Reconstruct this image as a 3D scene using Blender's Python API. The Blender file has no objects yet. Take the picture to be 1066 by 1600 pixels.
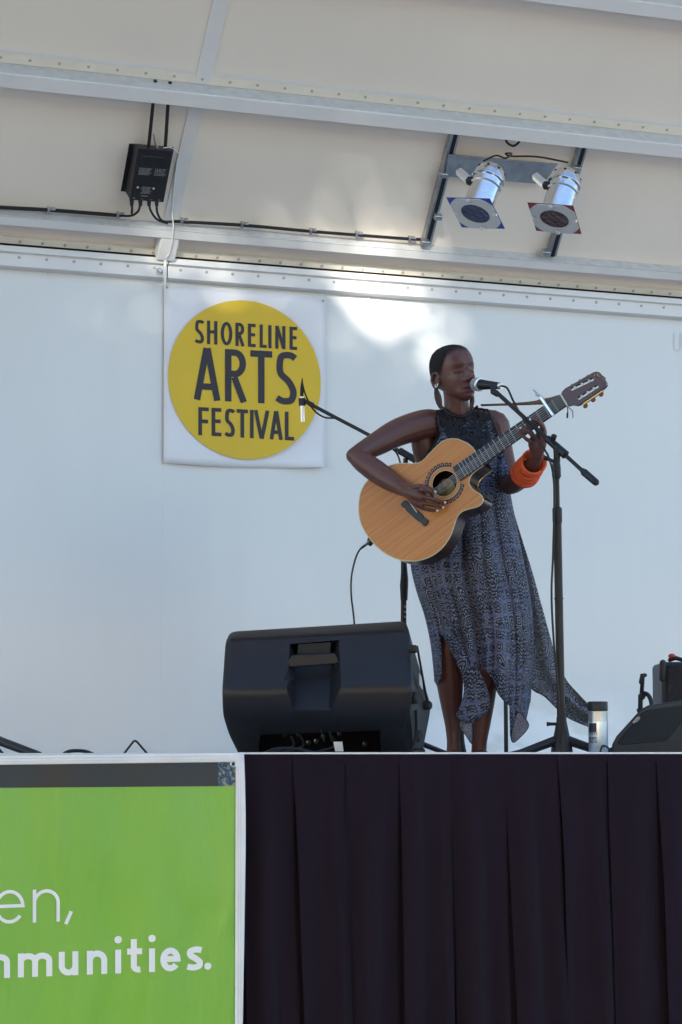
import bpy, bmesh, math, random
from mathutils import Vector, Matrix, noise
from mathutils.bvhtree import BVHTree
R = math.radians
random.seed(7)
S = bpy.context.scene
COL = S.collection

# ------------------------------------------------------------------ camera
F = 3500.0; CX, CY, HOR = 533.0, 800.0, 1172.0
TH = R(20.5); PH = math.atan((HOR - CY) / F)
ZFLOOR = 1.20; ZLIP = 1.257
C = Vector((0, 0, ZLIP + 0.007))
FWD = Vector((math.sin(TH) * math.cos(PH), math.cos(TH) * math.cos(PH), math.sin(PH)))
RT = Vector((math.cos(TH), -math.sin(TH), 0)); UP = RT.cross(FWD)
cam = bpy.data.cameras.new('camera'); camo = bpy.data.objects.new('camera', cam); COL.objects.link(camo)
cam.sensor_fit = 'VERTICAL'; cam.sensor_height = 24; cam.lens = F / 1600 * 24; cam.clip_end = 2000; cam.clip_start = 0.1
camo.matrix_world = Matrix((( RT.x, UP.x, -FWD.x, C.x), (RT.y, UP.y, -FWD.y, C.y), (RT.z, UP.z, -FWD.z, C.z), (0, 0, 0, 1)))
S.camera = camo
S.render.resolution_x = 682; S.render.resolution_y = 1024

# ------------------------------------------------------------------ light
SUN_EL = R(17); SUN_AZ = R(207)      # where the sun stands, clockwise from +Y
sd = Vector((math.sin(SUN_AZ) * math.cos(SUN_EL), math.cos(SUN_AZ) * math.cos(SUN_EL), math.sin(SUN_EL)))
W = bpy.data.worlds.new('World'); S.world = W; W.use_nodes = True
nt = W.node_tree; bg = nt.nodes['Background']; sky = nt.nodes.new('ShaderNodeTexSky')
sky.sky_type = 'NISHITA'; sky.sun_disc = False; sky.sun_elevation = SUN_EL; sky.sun_rotation = SUN_AZ; sky.ozone_density = 2.3; sky.dust_density = .6
nt.links.new(sky.outputs[0], bg.inputs[0]); bg.inputs[1].default_value = 0.15
sl = bpy.data.lights.new('sun', 'SUN'); sl.energy = 4.4; sl.angle = R(0.6); sl.color = (1, .93, .8)
so = bpy.data.objects.new('sun', sl); COL.objects.link(so)
so.rotation_euler = (-sd).to_track_quat('-Z', 'Y').to_euler()
S.view_settings.view_transform = 'Standard'; S.view_settings.look = 'None'
S.view_settings.gamma = 1; S.view_settings.use_curve_mapping = False
S.view_settings.exposure = 1.66
S.cycles.use_denoising = True
S.cycles.max_bounces = 8; S.cycles.transparent_max_bounces = 16

# ------------------------------------------------------------------ projection helpers (pixel of the photo -> point at a real distance)
def ray(px, py): return FWD + RT * ((px - CX) / F) + UP * ((CY - py) / F)
def U(px, py, Z): return C + ray(px, py) * Z
def UY(px, py, Y): r = ray(px, py); return C + r * ((Y - C.y) / r.y)
def UN(px, py, p0, n): r = ray(px, py); return C + r * ((p0 - C).dot(n) / r.dot(n))
YW, YF = 10.0, 6.75
SL = R(47)
RE = Vector((0, -math.cos(SL), math.sin(SL))); RN = Vector((0, -math.sin(SL), -math.cos(SL)))
R0 = UY(533, 423, YW - 0.03)
def RF(px, py, off=0.0): return UN(px, py, R0 + RN * off, RN)
def RS(py, off=0.0): return (RF(533, py, off) - R0).dot(RE)
def RW(X, s, off): return Vector((X, R0.y, R0.z)) + RE * s + RN * off

# ------------------------------------------------------------------ materials
def mat(name, col, rough=.6, metal=0., var=0., vscale=6., bump=0., bscale=60., spec=.5, col2=None, vec_scale=None, trans=0.):
    m = bpy.data.materials.new(name); m.use_nodes = True; t = m.node_tree; b = t.nodes['Principled BSDF']
    c = tuple(col) + (1,)
    b.inputs['Base Color'].default_value = c; b.inputs['Roughness'].default_value = rough
    b.inputs['Metallic'].default_value = metal; b.inputs['Specular IOR Level'].default_value = spec
    tc = t.nodes.new('ShaderNodeTexCoord'); mp = t.nodes.new('ShaderNodeMapping'); t.links.new(tc.outputs['Object'], mp.inputs[0])
    if vec_scale: mp.inputs['Scale'].default_value = vec_scale
    if var > 0 or col2:
        n = t.nodes.new('ShaderNodeTexNoise'); n.inputs['Scale'].default_value = vscale; n.inputs['Detail'].default_value = 6
        t.links.new(mp.outputs[0], n.inputs['Vector'])
        r = t.nodes.new('ShaderNodeValToRGB'); r.color_ramp.elements[0].position = .3; r.color_ramp.elements[1].position = .72
        a = tuple(x * (1 - var) for x in col) if not col2 else tuple(col2)
        r.color_ramp.elements[0].color = a + (1,)
        r.color_ramp.elements[1].color = tuple(min(1, x * (1 + var)) for x in col) + (1,)
        t.links.new(n.outputs[0], r.inputs[0]); t.links.new(r.outputs[0], b.inputs['Base Color'])
        rr = t.nodes.new('ShaderNodeMapRange'); rr.inputs[3].default_value = max(.05, rough - .08); rr.inputs[4].default_value = min(1, rough + .1)
        t.links.new(n.outputs[0], rr.inputs[0]); t.links.new(rr.outputs[0], b.inputs['Roughness'])
    if bump > 0:
        n2 = t.nodes.new('ShaderNodeTexNoise'); n2.inputs['Scale'].default_value = bscale; n2.inputs['Detail'].default_value = 4
        t.links.new(mp.outputs[0], n2.inputs['Vector'])
        bp = t.nodes.new('ShaderNodeBump'); bp.inputs['Strength'].default_value = bump; bp.inputs['Distance'].default_value = .01 if bscale > 4 else .03
        t.links.new(n2.outputs[0], bp.inputs['Height']); t.links.new(bp.outputs[0], b.inputs['Normal'])
    return m

M = {}
M['asphalt'] = mat('pale_concrete', (.52, .43, .36), .9, var=.2, vscale=3, bump=.5, bscale=80)
M['grass'] = mat('grass_verge', (.2, .15, .09), .9, var=.4, vscale=2, bump=.6, bscale=90)
M['deck'] = mat('deck_paint', (.38, .38, .38), .6, var=.15, vscale=4)
M['alu'] = mat('white_painted_frame', (.74, .74, .74), .42, var=.04, vscale=5, bump=.04, bscale=30)
M['alu_web'] = mat('mill_aluminium', (.6, .61, .62), .45, metal=.25, var=.1, vscale=25, bump=.15, bscale=150)
M['flange'] = mat('cream_flange', (.78, .74, .65), .5, var=.05, vscale=10)
M['roof'] = mat('cream_roof_skin', (.83, .765, .69), .5, var=.035, vscale=1.2, bump=.05, bscale=6)
M['gap'] = mat('dark_gap_seal', (.02, .02, .02), .8)
M['rivet'] = mat('rivet_metal', (.42, .41, .38), .5)
M['cable'] = mat('black_cable_rubber', (.006, .006, .008), .5, var=.2)
M['blackmetal'] = mat('black_powder_coat', (.006, .006, .008), .45, var=.2, vscale=30)
M['void'] = mat('black_recess', (.003, .003, .004), .9, spec=.1)
M['blackplastic'] = mat('black_plastic', (.0095, .010, .014), .48, var=.15, vscale=20, bump=.1, bscale=300)
M['rubber'] = mat('rubber', (.015, .015, .015), .75)
M['galv'] = mat('galvanised_steel', (.42, .44, .46), .35, metal=.9, var=.2, vscale=18)
M['chrome'] = mat('polished_aluminium', (.72, .72, .72), .2, metal=1., var=.05, vscale=40, bump=.06, bscale=40)
M['silver'] = mat('silver', (.75, .75, .76), .28, metal=.9)
M['white'] = mat('white_plastic', (.75, .75, .75), .5)
M['gelw'] = mat('white_gel_frame', (.62, .62, .62), .45, metal=.2)
M['blue'] = mat('blue_gel', (.01, .035, .3), .3)
M['red'] = mat('red_gel', (.22, .008, .015), .3)
M['paper'] = mat('poster_vinyl', (.8, .8, .84), .55, var=.025, vscale=3, bump=.25, bscale=5)
M['yellow'] = mat('yellow_print', (.72, .485, .015), .5, var=.04, vscale=3)
M['ink'] = mat('black_ink', (.012, .008, .02), .5)
M['textwhite'] = mat('white_print', (.85, .86, .88), .55)
M['border'] = mat('white_banner_hem', (.84, .84, .86), .6, var=.05, vscale=8, bump=.2, bscale=80)
M['ghost'] = mat('faint_grey_lettering', (.6, .62, .64), .5)
M['nail'] = mat('pale_nail_polish', (.75, .74, .76), .25)
M['orange'] = mat('orange_cord', (.92, .12, .025), .55, var=.15, vscale=60, bump=.5, bscale=500)
M['dkwood'] = mat('dark_earring', (.035, .016, .018), .35)
M['leather'] = mat('brown_strap', (.2, .11, .06), .6, var=.2, vscale=20)
M['side'] = mat('dark_mahogany_side', (.035, .014, .012), .25, var=.25, vscale=12)
M['binding'] = mat('cream_binding', (.6, .52, .3), .4)
M['fretboard'] = mat('fretboard_ebony', (.012, .011, .012), .45)
M['head'] = mat('headstock_veneer', (.085, .034, .03), .25, var=.2, vscale=25)
M['gold'] = mat('gold_tuner', (.8, .5, .15), .25, metal=1.)
M['amber'] = mat('amber_button', (.2, .05, .01), .25)
M['cream'] = mat('cream_roller', (.75, .72, .6), .35)
M['label'] = mat('paper_label', (.55, .47, .2), .6, var=.3, vscale=70)
M['string'] = mat('nylon_string', (.6, .58, .55), .35, metal=.3)
M['leaf'] = mat('tree_leaf', (.085, .085, .045), .6, var=.3, vscale=2)
M['bark'] = mat('tree_bark', (.12, .09, .07), .9, var=.3, vscale=10, bump=.8, bscale=20)
M['red_plastic'] = mat('red_plastic', (.5, .02, .02), .4)

def nodes_of(m): return m.node_tree, m.node_tree.nodes['Principled BSDF']
# wall: white gloss panel with drips and smudges
def wall_mat():
    m = mat('white_wall_panel', (.72, .735, .74), .3); t, b = nodes_of(m)
    tc = t.nodes.new('ShaderNodeTexCoord')
    def noise_n(scale, vs, det=5):
        mp = t.nodes.new('ShaderNodeMapping'); mp.inputs['Scale'].default_value = vs; t.links.new(tc.outputs['Object'], mp.inputs[0])
        n = t.nodes.new('ShaderNodeTexNoise'); n.inputs['Scale'].default_value = scale; n.inputs['Detail'].default_value = det
        t.links.new(mp.outputs[0], n.inputs['Vector']); return n
    a = noise_n(1.1, (1, 1, .8)); s = noise_n(5, (2.2, 1, .22), 7)
    mx = t.nodes.new('ShaderNodeMath'); mx.operation = 'ADD'; t.links.new(a.outputs[0], mx.inputs[0]); t.links.new(s.outputs[0], mx.inputs[1])
    r = t.nodes.new('ShaderNodeValToRGB'); r.color_ramp.elements[0].position = .68; r.color_ramp.elements[1].position = 1.25
    r.color_ramp.elements[0].position = .35; r.color_ramp.elements[1].position = .65
    h = t.nodes.new('ShaderNodeMath'); h.operation = 'MULTIPLY'; h.inputs[1].default_value = .5; t.links.new(mx.outputs[0], h.inputs[0])
    r.color_ramp.elements[0].color = (.695, .715, .725, 1); r.color_ramp.elements[1].color = (.72, .735, .735, 1)
    t.links.new(h.outputs[0], r.inputs[0]); t.links.new(r.outputs[0], b.inputs['Base Color'])
    rr = t.nodes.new('ShaderNodeMapRange'); rr.inputs[1].default_value = .35; rr.inputs[2].default_value = .65; rr.inputs[3].default_value = .28; rr.inputs[4].default_value = .38
    t.links.new(s.outputs[0], rr.inputs[0]); t.links.new(rr.outputs[0], b.inputs['Roughness'])
    sp_ = t.nodes.new('ShaderNodeSeparateXYZ'); t.links.new(tc.outputs['Object'], sp_.inputs[0])
    def mr(src, a, b_):
        q = t.nodes.new('ShaderNodeMapRange'); q.interpolation_type = 'SMOOTHSTEP'; q.inputs[1].default_value = a; q.inputs[2].default_value = b_; t.links.new(src, q.inputs[0]); return q.outputs[0]
    def mul(a, b_):
        q = t.nodes.new('ShaderNodeMath'); q.operation = 'MULTIPLY'; t.links.new(a, q.inputs[0]); t.links.new(b_, q.inputs[1]); return q.outputs[0]
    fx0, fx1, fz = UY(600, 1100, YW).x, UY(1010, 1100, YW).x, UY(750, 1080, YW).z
    sheen_blot = noise_n(3.5, (1, 1, 1.6), 8)
    sheen_msk = mul(mul(mr(sp_.outputs[0], fx0, fx0 + .35), mr(sp_.outputs[0], fx1, fx1 - .3)), mul(mr(sp_.outputs[2], fz + .08, fz - .2), mr(sheen_blot.outputs[0], .4, .56)))
    fm = t.nodes.new('ShaderNodeMix'); fm.data_type = 'RGBA'; fm.inputs[7].default_value = (.86, .88, .9, 1); t.links.new(r.outputs[0], fm.inputs[6]); t.links.new(sheen_msk, fm.inputs[0])  # reflection of the sunlit floor painted as paler colour low on the wall
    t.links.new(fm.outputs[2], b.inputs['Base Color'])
    g = noise_n(9, (1, 1, .7), 6)
    bp = t.nodes.new('ShaderNodeBump'); bp.inputs['Strength'].default_value = .09; bp.inputs['Distance'].default_value = .01
    t.links.new(g.outputs[0], bp.inputs['Height']); t.links.new(bp.outputs[0], b.inputs['Normal'])
    return m
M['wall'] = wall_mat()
def cloth_black():
    m = mat('black_stage_cloth', (.0125, .006, .0135), .88, var=.12, vscale=5, bump=.25, bscale=700, spec=.2)
    t, b = nodes_of(m); b.inputs['Sheen Weight'].default_value = .02; b.inputs['Sheen Roughness'].default_value = .6
    return m
M['skirt'] = cloth_black()
def banner_mat():
    m = mat('green_vinyl', (.225, .47, .035), .36, var=.06, vscale=1.5, bump=1., bscale=3.2, vec_scale=(1.6, 1, .5), col2=(.195, .45, .06)); return m
M['green'] = banner_mat()
def strip_mat():
    m = mat('dark_photo_print', (.028, .027, .027), .45, var=0, col2=(.010, .024, .034), vscale=2.5); return m
M['photo'] = strip_mat()
def feather_mat():
    m = mat('feather_print', (.1, .1, .1), .45); t, b = nodes_of(m)
    tc = t.nodes.new('ShaderNodeTexCoord'); w = t.nodes.new('ShaderNodeTexWave'); w.wave_type = 'RINGS'; w.inputs['Scale'].default_value = 9
    w.inputs['Distortion'].default_value = 14; w.inputs['Detail'].default_value = 4; w.inputs['Detail Scale'].default_value = 4
    t.links.new(tc.outputs['Object'], w.inputs[0]); r = t.nodes.new('ShaderNodeValToRGB')
    e = r.color_ramp.elements; e[0].color = (.01, .03, .06, 1); e[1].color = (.3, .28, .25, 1)
    x = e.new(.4); x.color = (.03, .12, .25, 1); x = e.new(.7); x.color = (.04, .08, .06, 1)
    t.links.new(w.outputs[0], r.inputs[0]); t.links.new(r.outputs[0], b.inputs['Base Color']); return m
M['feather'] = feather_mat()
def cedar():
    m = mat('cedar_top', (.5, .2, .065), .42, spec=.3); t, b = nodes_of(m)
    tc = t.nodes.new('ShaderNodeTexCoord'); mp = t.nodes.new('ShaderNodeMapping'); t.links.new(tc.outputs['UV'], mp.inputs[0])
    mp.inputs['Scale'].default_value = (3, 110, 1)
    n = t.nodes.new('ShaderNodeTexNoise'); n.inputs['Scale'].default_value = 1.; n.inputs['Detail'].default_value = 5; t.links.new(mp.outputs[0], n.inputs['Vector'])
    r = t.nodes.new('ShaderNodeValToRGB'); r.color_ramp.elements[0].color = (.47, .165, .035, 1); r.color_ramp.elements[1].color = (.62, .255, .065, 1)
    r.color_ramp.elements[0].position = .25; r.color_ramp.elements[1].position = .7
    t.links.new(n.outputs[0], r.inputs[0]); t.links.new(r.outputs[0], b.inputs['Base Color']); b.inputs['Coat Weight'].default_value = .08; b.inputs['Coat Roughness'].default_value = .2
    return m
M['cedar'] = cedar()
def skin():
    m = mat('skin', (.1, .04, .025), .42); t, b = nodes_of(m)
    a = t.nodes.new('ShaderNodeVertexColor'); a.layer_name = 'Col'
    n = t.nodes.new('ShaderNodeTexNoise'); n.inputs['Scale'].default_value = 40; n.inputs['Detail'].default_value = 5
    tc = t.nodes.new('ShaderNodeTexCoord'); t.links.new(tc.outputs['Object'], n.inputs['Vector'])
    mr = t.nodes.new('ShaderNodeMapRange'); mr.inputs[3].default_value = .8; mr.inputs[4].default_value = 1.2; t.links.new(n.outputs[0], mr.inputs[0])
    mx = t.nodes.new('ShaderNodeVectorMath'); mx.operation = 'SCALE'; t.links.new(a.outputs[0], mx.inputs[0]); t.links.new(mr.outputs[0], mx.inputs['Scale'])
    t.links.new(mx.outputs[0], b.inputs['Base Color'])
    rg = t.nodes.new('ShaderNodeMapRange'); rg.inputs[3].default_value = .95; rg.inputs[4].default_value = .4; t.links.new(a.outputs['Alpha'], rg.inputs[0]); t.links.new(rg.outputs[0], b.inputs['Roughness']); b.inputs['Specular IOR Level'].default_value = .5
    bp = t.nodes.new('ShaderNodeBump'); bp.inputs['Strength'].default_value = .12; bp.inputs['Distance'].default_value = .004
    n2 = t.nodes.new('ShaderNodeTexNoise'); n2.inputs['Scale'].default_value = 400; t.links.new(tc.outputs['Object'], n2.inputs['Vector'])
    t.links.new(n2.outputs[0], bp.inputs['Height']); t.links.new(bp.outputs[0], b.inputs['Normal'])
    return m
M['skin'] = skin()
M['hair'] = mat('cropped_hair', (.016, .011, .010), .85, var=.3, vscale=500, bump=1., bscale=900)
def dress_mat(name, sheer=0.):
    m = mat(name, (.05, .05, .08), .75, spec=.25); t, b = nodes_of(m); L = t.links.new
    def N(k, **kw):
        n = t.nodes.new(k)
        for a, v in kw.items(): setattr(n, a, v)
        return n
    def MA(op, a, b_=None, c=None):
        n = N('ShaderNodeMath', operation=op)
        for i, v in enumerate((a, b_, c)):
            if v is None: continue
            if isinstance(v, (int, float)): n.inputs[i].default_value = v
            else: L(v, n.inputs[i])
        return n.outputs[0]
    tc = N('ShaderNodeTexCoord'); sep = N('ShaderNodeSeparateXYZ'); L(tc.outputs['UV'], sep.inputs[0])
    dn = N('ShaderNodeTexNoise'); dn.inputs['Scale'].default_value = 9; L(tc.outputs['UV'], dn.inputs['Vector'])
    u = MA('ADD', sep.outputs[0], MA('MULTIPLY', MA('SUBTRACT', dn.outputs[0], .5), .07)); v = MA('ADD', sep.outputs[1], MA('MULTIPLY', MA('SUBTRACT', dn.outputs[0], .5), .07))
    cs = .041
    fu = MA('SUBTRACT', MA('FRACT', MA('DIVIDE', u, cs)), .5); fv = MA('SUBTRACT', MA('FRACT', MA('DIVIDE', v, cs * 1.25)), .5)
    d = MA('MAXIMUM', MA('ABSOLUTE', fu), MA('ABSOLUTE', fv))
    rad = MA('SQRT', MA('ADD', MA('POWER', fu, 2), MA('POWER', fv, 2)))
    dia = MA('ADD', MA('MULTIPLY', d, .5), MA('MULTIPLY', rad, .5))
    rings = MA('SINE', MA('MULTIPLY', dia, 33))
    vo = N('ShaderNodeTexVoronoi', feature='DISTANCE_TO_EDGE'); vo.inputs['Scale'].default_value = 150; L(tc.outputs['UV'], vo.inputs['Vector'])
    fine = N('ShaderNodeMapRange'); fine.inputs[1].default_value = .05; fine.inputs[2].default_value = .3; L(vo.outputs[0], fine.inputs[0])
    # band selector: rows of tiles and rows of dotted lace
    sel = N('ShaderNodeTexNoise'); sel.inputs['Scale'].default_value = 7.5; sel.inputs['Detail'].default_value = 1; L(tc.outputs['UV'], sel.inputs['Vector'])
    sm = N('ShaderNodeMapRange'); sm.inputs[1].default_value = .5; sm.inputs[2].default_value = .55; L(sel.outputs[0], sm.inputs[0])
    zig = MA('SINE', MA('ADD', MA('MULTIPLY', v, 420), MA('MULTIPLY', MA('SINE', MA('MULTIPLY', u, 330)), 1.4)))
    tile = MA('MULTIPLY', MA('GREATER_THAN', rings, .1), MA('ADD', MA('MULTIPLY', fine.outputs[0], .7), .3))
    lace = MA('MULTIPLY', MA('GREATER_THAN', zig, -.25), fine.outputs[0])
    pat = MA('ADD', MA('MULTIPLY', tile, sm.outputs[0]), MA('MULTIPLY', lace, MA('SUBTRACT', 1, sm.outputs[0])))
    glow = N('ShaderNodeMapRange'); glow.inputs[1].default_value = .3; glow.inputs[2].default_value = .5; L(d, glow.inputs[0])
    blue = N('ShaderNodeTexNoise'); blue.inputs['Scale'].default_value = 5; L(tc.outputs['UV'], blue.inputs['Vector'])
    bm_ = N('ShaderNodeMapRange'); bm_.inputs[1].default_value = .42; bm_.inputs[2].default_value = .58; L(blue.outputs[0], bm_.inputs[0])
    c1 = N('ShaderNodeMix', data_type='RGBA'); c1.inputs[6].default_value = (.016, .018, .034, 1); c1.inputs[7].default_value = (.32, .33, .385, 1); L(pat, c1.inputs[0])
    c2 = N('ShaderNodeMix', data_type='RGBA'); c2.inputs[7].default_value = (.15, .17, .285, 1); L(c1.outputs[2], c2.inputs[6])
    L(MA('MULTIPLY', MA('MULTIPLY', glow.outputs[0], bm_.outputs[0]), .75), c2.inputs[0])
    L(c2.outputs[2], b.inputs['Base Color'])
    if sheer:
        b.inputs['Alpha'].default_value = 1 - sheer
    return m
M['dress'] = dress_mat('batik_print'); M['sheer'] = dress_mat('sheer_batik_print', .22)
M['lining'] = mat('pale_sheer_underside', (.2, .21, .27), .7, var=.6, vscale=230); nodes_of(M['lining'])[1].inputs['Alpha'].default_value = .8
def crochet():
    m = mat('black_crochet', (.008, .008, .012), .8); t, b = nodes_of(m)
    tc = t.nodes.new('ShaderNodeTexCoord'); vo = t.nodes.new('ShaderNodeTexVoronoi'); vo.feature = 'DISTANCE_TO_EDGE'; vo.inputs['Scale'].default_value = 55
    vo.inputs['Randomness'].default_value = .7
    t.links.new(tc.outputs['Object'], vo.inputs['Vector'])
    lt = t.nodes.new('ShaderNodeMath'); lt.operation = 'LESS_THAN'; lt.inputs[1].default_value = .2; t.links.new(vo.outputs[0], lt.inputs[0])
    t.links.new(lt.outputs[0], b.inputs['Alpha']); return m
M['crochet'] = crochet()
def bottle_mat():
    return mat('pale_blue_brushed_steel', (.5, .6, .72), .3, metal=.75, var=.05, vscale=60)
M['bottle'] = bottle_mat()

# ------------------------------------------------------------------ object helpers
def link(o, parent=None):
    COL.objects.link(o)
    if parent is not None: o.parent = parent; o.matrix_parent_inverse = Matrix.Translation(parent.location).inverted()
    return o
def thing(name, label, cat, loc=(0, 0, 0), group=None):
    o = bpy.data.objects.new(name, None); o.location = loc; o.empty_display_size = .1; COL.objects.link(o)
    return tag(o, label, cat, group)
def tag(o, label=None, cat=None, group=None, kind=None):
    if label: o['label'] = label
    if cat: o['category'] = cat
    if group: o['group'] = group
    if kind: o['kind'] = kind
    return o
class MB:
    def __init__(s): s.v = []; s.f = []; s.uv = None
    def add(s, vs, fs):
        k = len(s.v); s.v += [Vector(p) for p in vs]; s.f += [tuple(i + k for i in f) for f in fs]; return s
    def hexa(s, a, b):      # two quads of 4 points
        return s.add(list(a) + list(b), [(3, 2, 1, 0), (4, 5, 6, 7), (0, 1, 5, 4), (1, 2, 6, 5), (2, 3, 7, 6), (3, 0, 4, 7)])
    def box(s, lo, hi):
        x0, y0, z0 = lo; x1, y1, z1 = hi
        return s.hexa([(x0, y0, z0), (x1, y0, z0), (x1, y1, z0), (x0, y1, z0)], [(x0, y0, z1), (x1, y0, z1), (x1, y1, z1), (x0, y1, z1)])
    def obox(s, c, ax, ay, az):   # centre and three half vectors
        c = Vector(c); q = lambda a, b, d: c + ax * a + ay * b + az * d
        return s.hexa([q(-1, -1, -1), q(1, -1, -1), q(1, 1, -1), q(-1, 1, -1)], [q(-1, -1, 1), q(1, -1, 1), q(1, 1, 1), q(-1, 1, 1)])
    def tube(s, pts, rad, n=8, cap=True, dome=False):
        pts = [Vector(p) for p in pts]; m = len(pts)
        if not hasattr(rad, '__len__'): rad = [rad] * m
        rad = list(rad)
        if dome:
            d0 = (pts[0] - pts[1]).normalized(); d1 = (pts[-1] - pts[-2]).normalized(); a, b = pts[0], pts[-1]; ra, rb = rad[0], rad[-1]
            pre = [(a + d0 * ra * .97, ra * .25), (a + d0 * ra * .8, ra * .6), (a + d0 * ra * .45, ra * .89)]
            post = [(b + d1 * rb * .45, rb * .89), (b + d1 * rb * .8, rb * .6), (b + d1 * rb * .97, rb * .25)]
            pts = [p for p, _ in pre] + pts + [p for p, _ in post]; rad = [r for _, r in pre] + rad + [r for _, r in post]; m = len(pts)
        up = Vector((0, 0, 1)); rings = []; prev = None
        for i, p in enumerate(pts):
            t = (pts[min(i + 1, m - 1)] - pts[max(i - 1, 0)]).normalized()
            if prev is None:
                a = t.cross(up)
                if a.length < .1: a = t.cross(Vector((1, 0, 0)))
            else: a = prev - t * prev.dot(t)
            a.normalize(); prev = a; b = t.cross(a)
            rings.append([p + (a * math.cos(2 * math.pi * j / n) + b * math.sin(2 * math.pi * j / n)) * rad[i] for j in range(n)])
        vs = [q for r in rings for q in r]; fs = []
        for i in range(m - 1):
            for j in range(n):
                k = (j + 1) % n; fs.append((i * n + j, i * n + k, (i + 1) * n + k, (i + 1) * n + j))
        if cap: fs.append(tuple(range(n - 1, -1, -1))); fs.append(tuple((m - 1) * n + j for j in range(n)))
        return s.add(vs, fs)
    def rings(s, rs, cap=True):
        n = len(rs[0]); m = len(rs); vs = [q for r in rs for q in r]; fs = []
        for i in range(m - 1):
            for j in range(n):
                k = (j + 1) % n; fs.append((i * n + j, i * n + k, (i + 1) * n + k, (i + 1) * n + j))
        if cap: fs.append(tuple(range(n - 1, -1, -1))); fs.append(tuple((m - 1) * n + j for j in range(n)))
        return s.add(vs, fs)
    def lathe(s, c, ax, prof, n=24, cap=True):   # prof: (distance along ax, radius)
        ax = Vector(ax).normalized(); a = ax.cross(Vector((0, 0, 1)))
        if a.length < .1: a = ax.cross(Vector((1, 0, 0)))
        a.normalize(); b = ax.cross(a); c = Vector(c)
        return s.rings([[c + ax * d + (a * math.cos(2 * math.pi * j / n) + b * math.sin(2 * math.pi * j / n)) * r for j in range(n)] for d, r in prof], cap)
    def ball(s, c, r, n=12):
        if not hasattr(r, '__len__'): r = (r, r, r)
        c = Vector(c); rs = []
        for i in range(n + 1):
            t = math.pi * min(max(i / n, .02), .98); rs.append([c + Vector((math.sin(t) * math.cos(2 * math.pi * j / n) * r[0], math.sin(t) * math.sin(2 * math.pi * j / n) * r[1], math.cos(t) * r[2])) for j in range(n)])
        return s.rings(rs)
    def prism(s, poly, off):     # polygon extruded along off
        n = len(poly); poly = [Vector(p) for p in poly]
        return s.add(poly + [p + off for p in poly], [tuple(range(n)), tuple(range(2 * n - 1, n - 1, -1))] + [(i, i + n, (i + 1) % n + n, (i + 1) % n) for i in range(n)])
    def grid(s, fn, nu, nv, close=False):
        vs = [fn(i / nu, j / nv) for j in range(nv + 1) for i in range(nu + (0 if close else 1))]; w = nu + (0 if close else 1)
        fs = [(j * w + i, j * w + (i + 1) % w, (j + 1) * w + (i + 1) % w, (j + 1) * w + i) for j in range(nv) for i in range(nu)]
        return s.add(vs, fs)
    def build(s, name, m, parent=None, smooth=True, bevel=0, seg=2, solid=0, auto=True, kind=None, fix=True):
        me = bpy.data.meshes.new(name); me.from_pydata([tuple(v) for v in s.v], [], s.f)
        if fix:
            b = bmesh.new(); b.from_mesh(me); bmesh.ops.recalc_face_normals(b, faces=b.faces); b.to_mesh(me); b.free()
        if smooth:
            me.polygons.foreach_set('use_smooth', [True] * len(me.polygons))
            if auto: me.set_sharp_from_angle(angle=R(38))
        me.materials.append(m)
        o = bpy.data.objects.new(name, me)
        if bevel:
            k = o.modifiers.new('bevel', 'BEVEL'); k.width = bevel; k.segments = seg; k.limit_method = 'ANGLE'; k.angle_limit = R(35); k.harden_normals = False
        if solid:
            k = o.modifiers.new('solid', 'SOLIDIFY'); k.thickness = solid; k.offset = 0
        if kind: o['kind'] = kind
        return link(o, parent)
def catmull(pts, sub=6, closed=False):
    pts = [Vector(p) for p in pts]; n = len(pts); out = []
    for i in range(n if closed else n - 1):
        g = (lambda k: pts[k % n]) if closed else (lambda k: pts[min(max(k, 0), n - 1)])
        a, b, c, d = g(i - 1), g(i), g(i + 1), g(i + 2)
        for k in range(sub):
            t = k / sub; out.append(.5 * ((2 * b) + (c - a) * t + (2 * a - 5 * b + 4 * c - d) * t * t + (3 * b - a - 3 * c + d) * t ** 3))
    if not closed: out.append(pts[-1])
    return out
def cat1(xs, ys, x):
    if x <= xs[0]: return ys[0]
    if x >= xs[-1]: return ys[-1]
    for i in range(len(xs) - 1):
        if xs[i] <= x <= xs[i + 1]:
            t = (x - xs[i]) / (xs[i + 1] - xs[i])
            a, b, c, d = ys[max(i - 1, 0)], ys[i], ys[i + 1], ys[min(i + 2, len(ys) - 1)]
            return .5 * ((2 * b) + (c - a) * t + (2 * a - 5 * b + 4 * c - d) * t * t + (3 * b - a - 3 * c + d) * t ** 3)
def cyl(p, q, r, n=12): return MB().tube([p, q], r, n)

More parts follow.
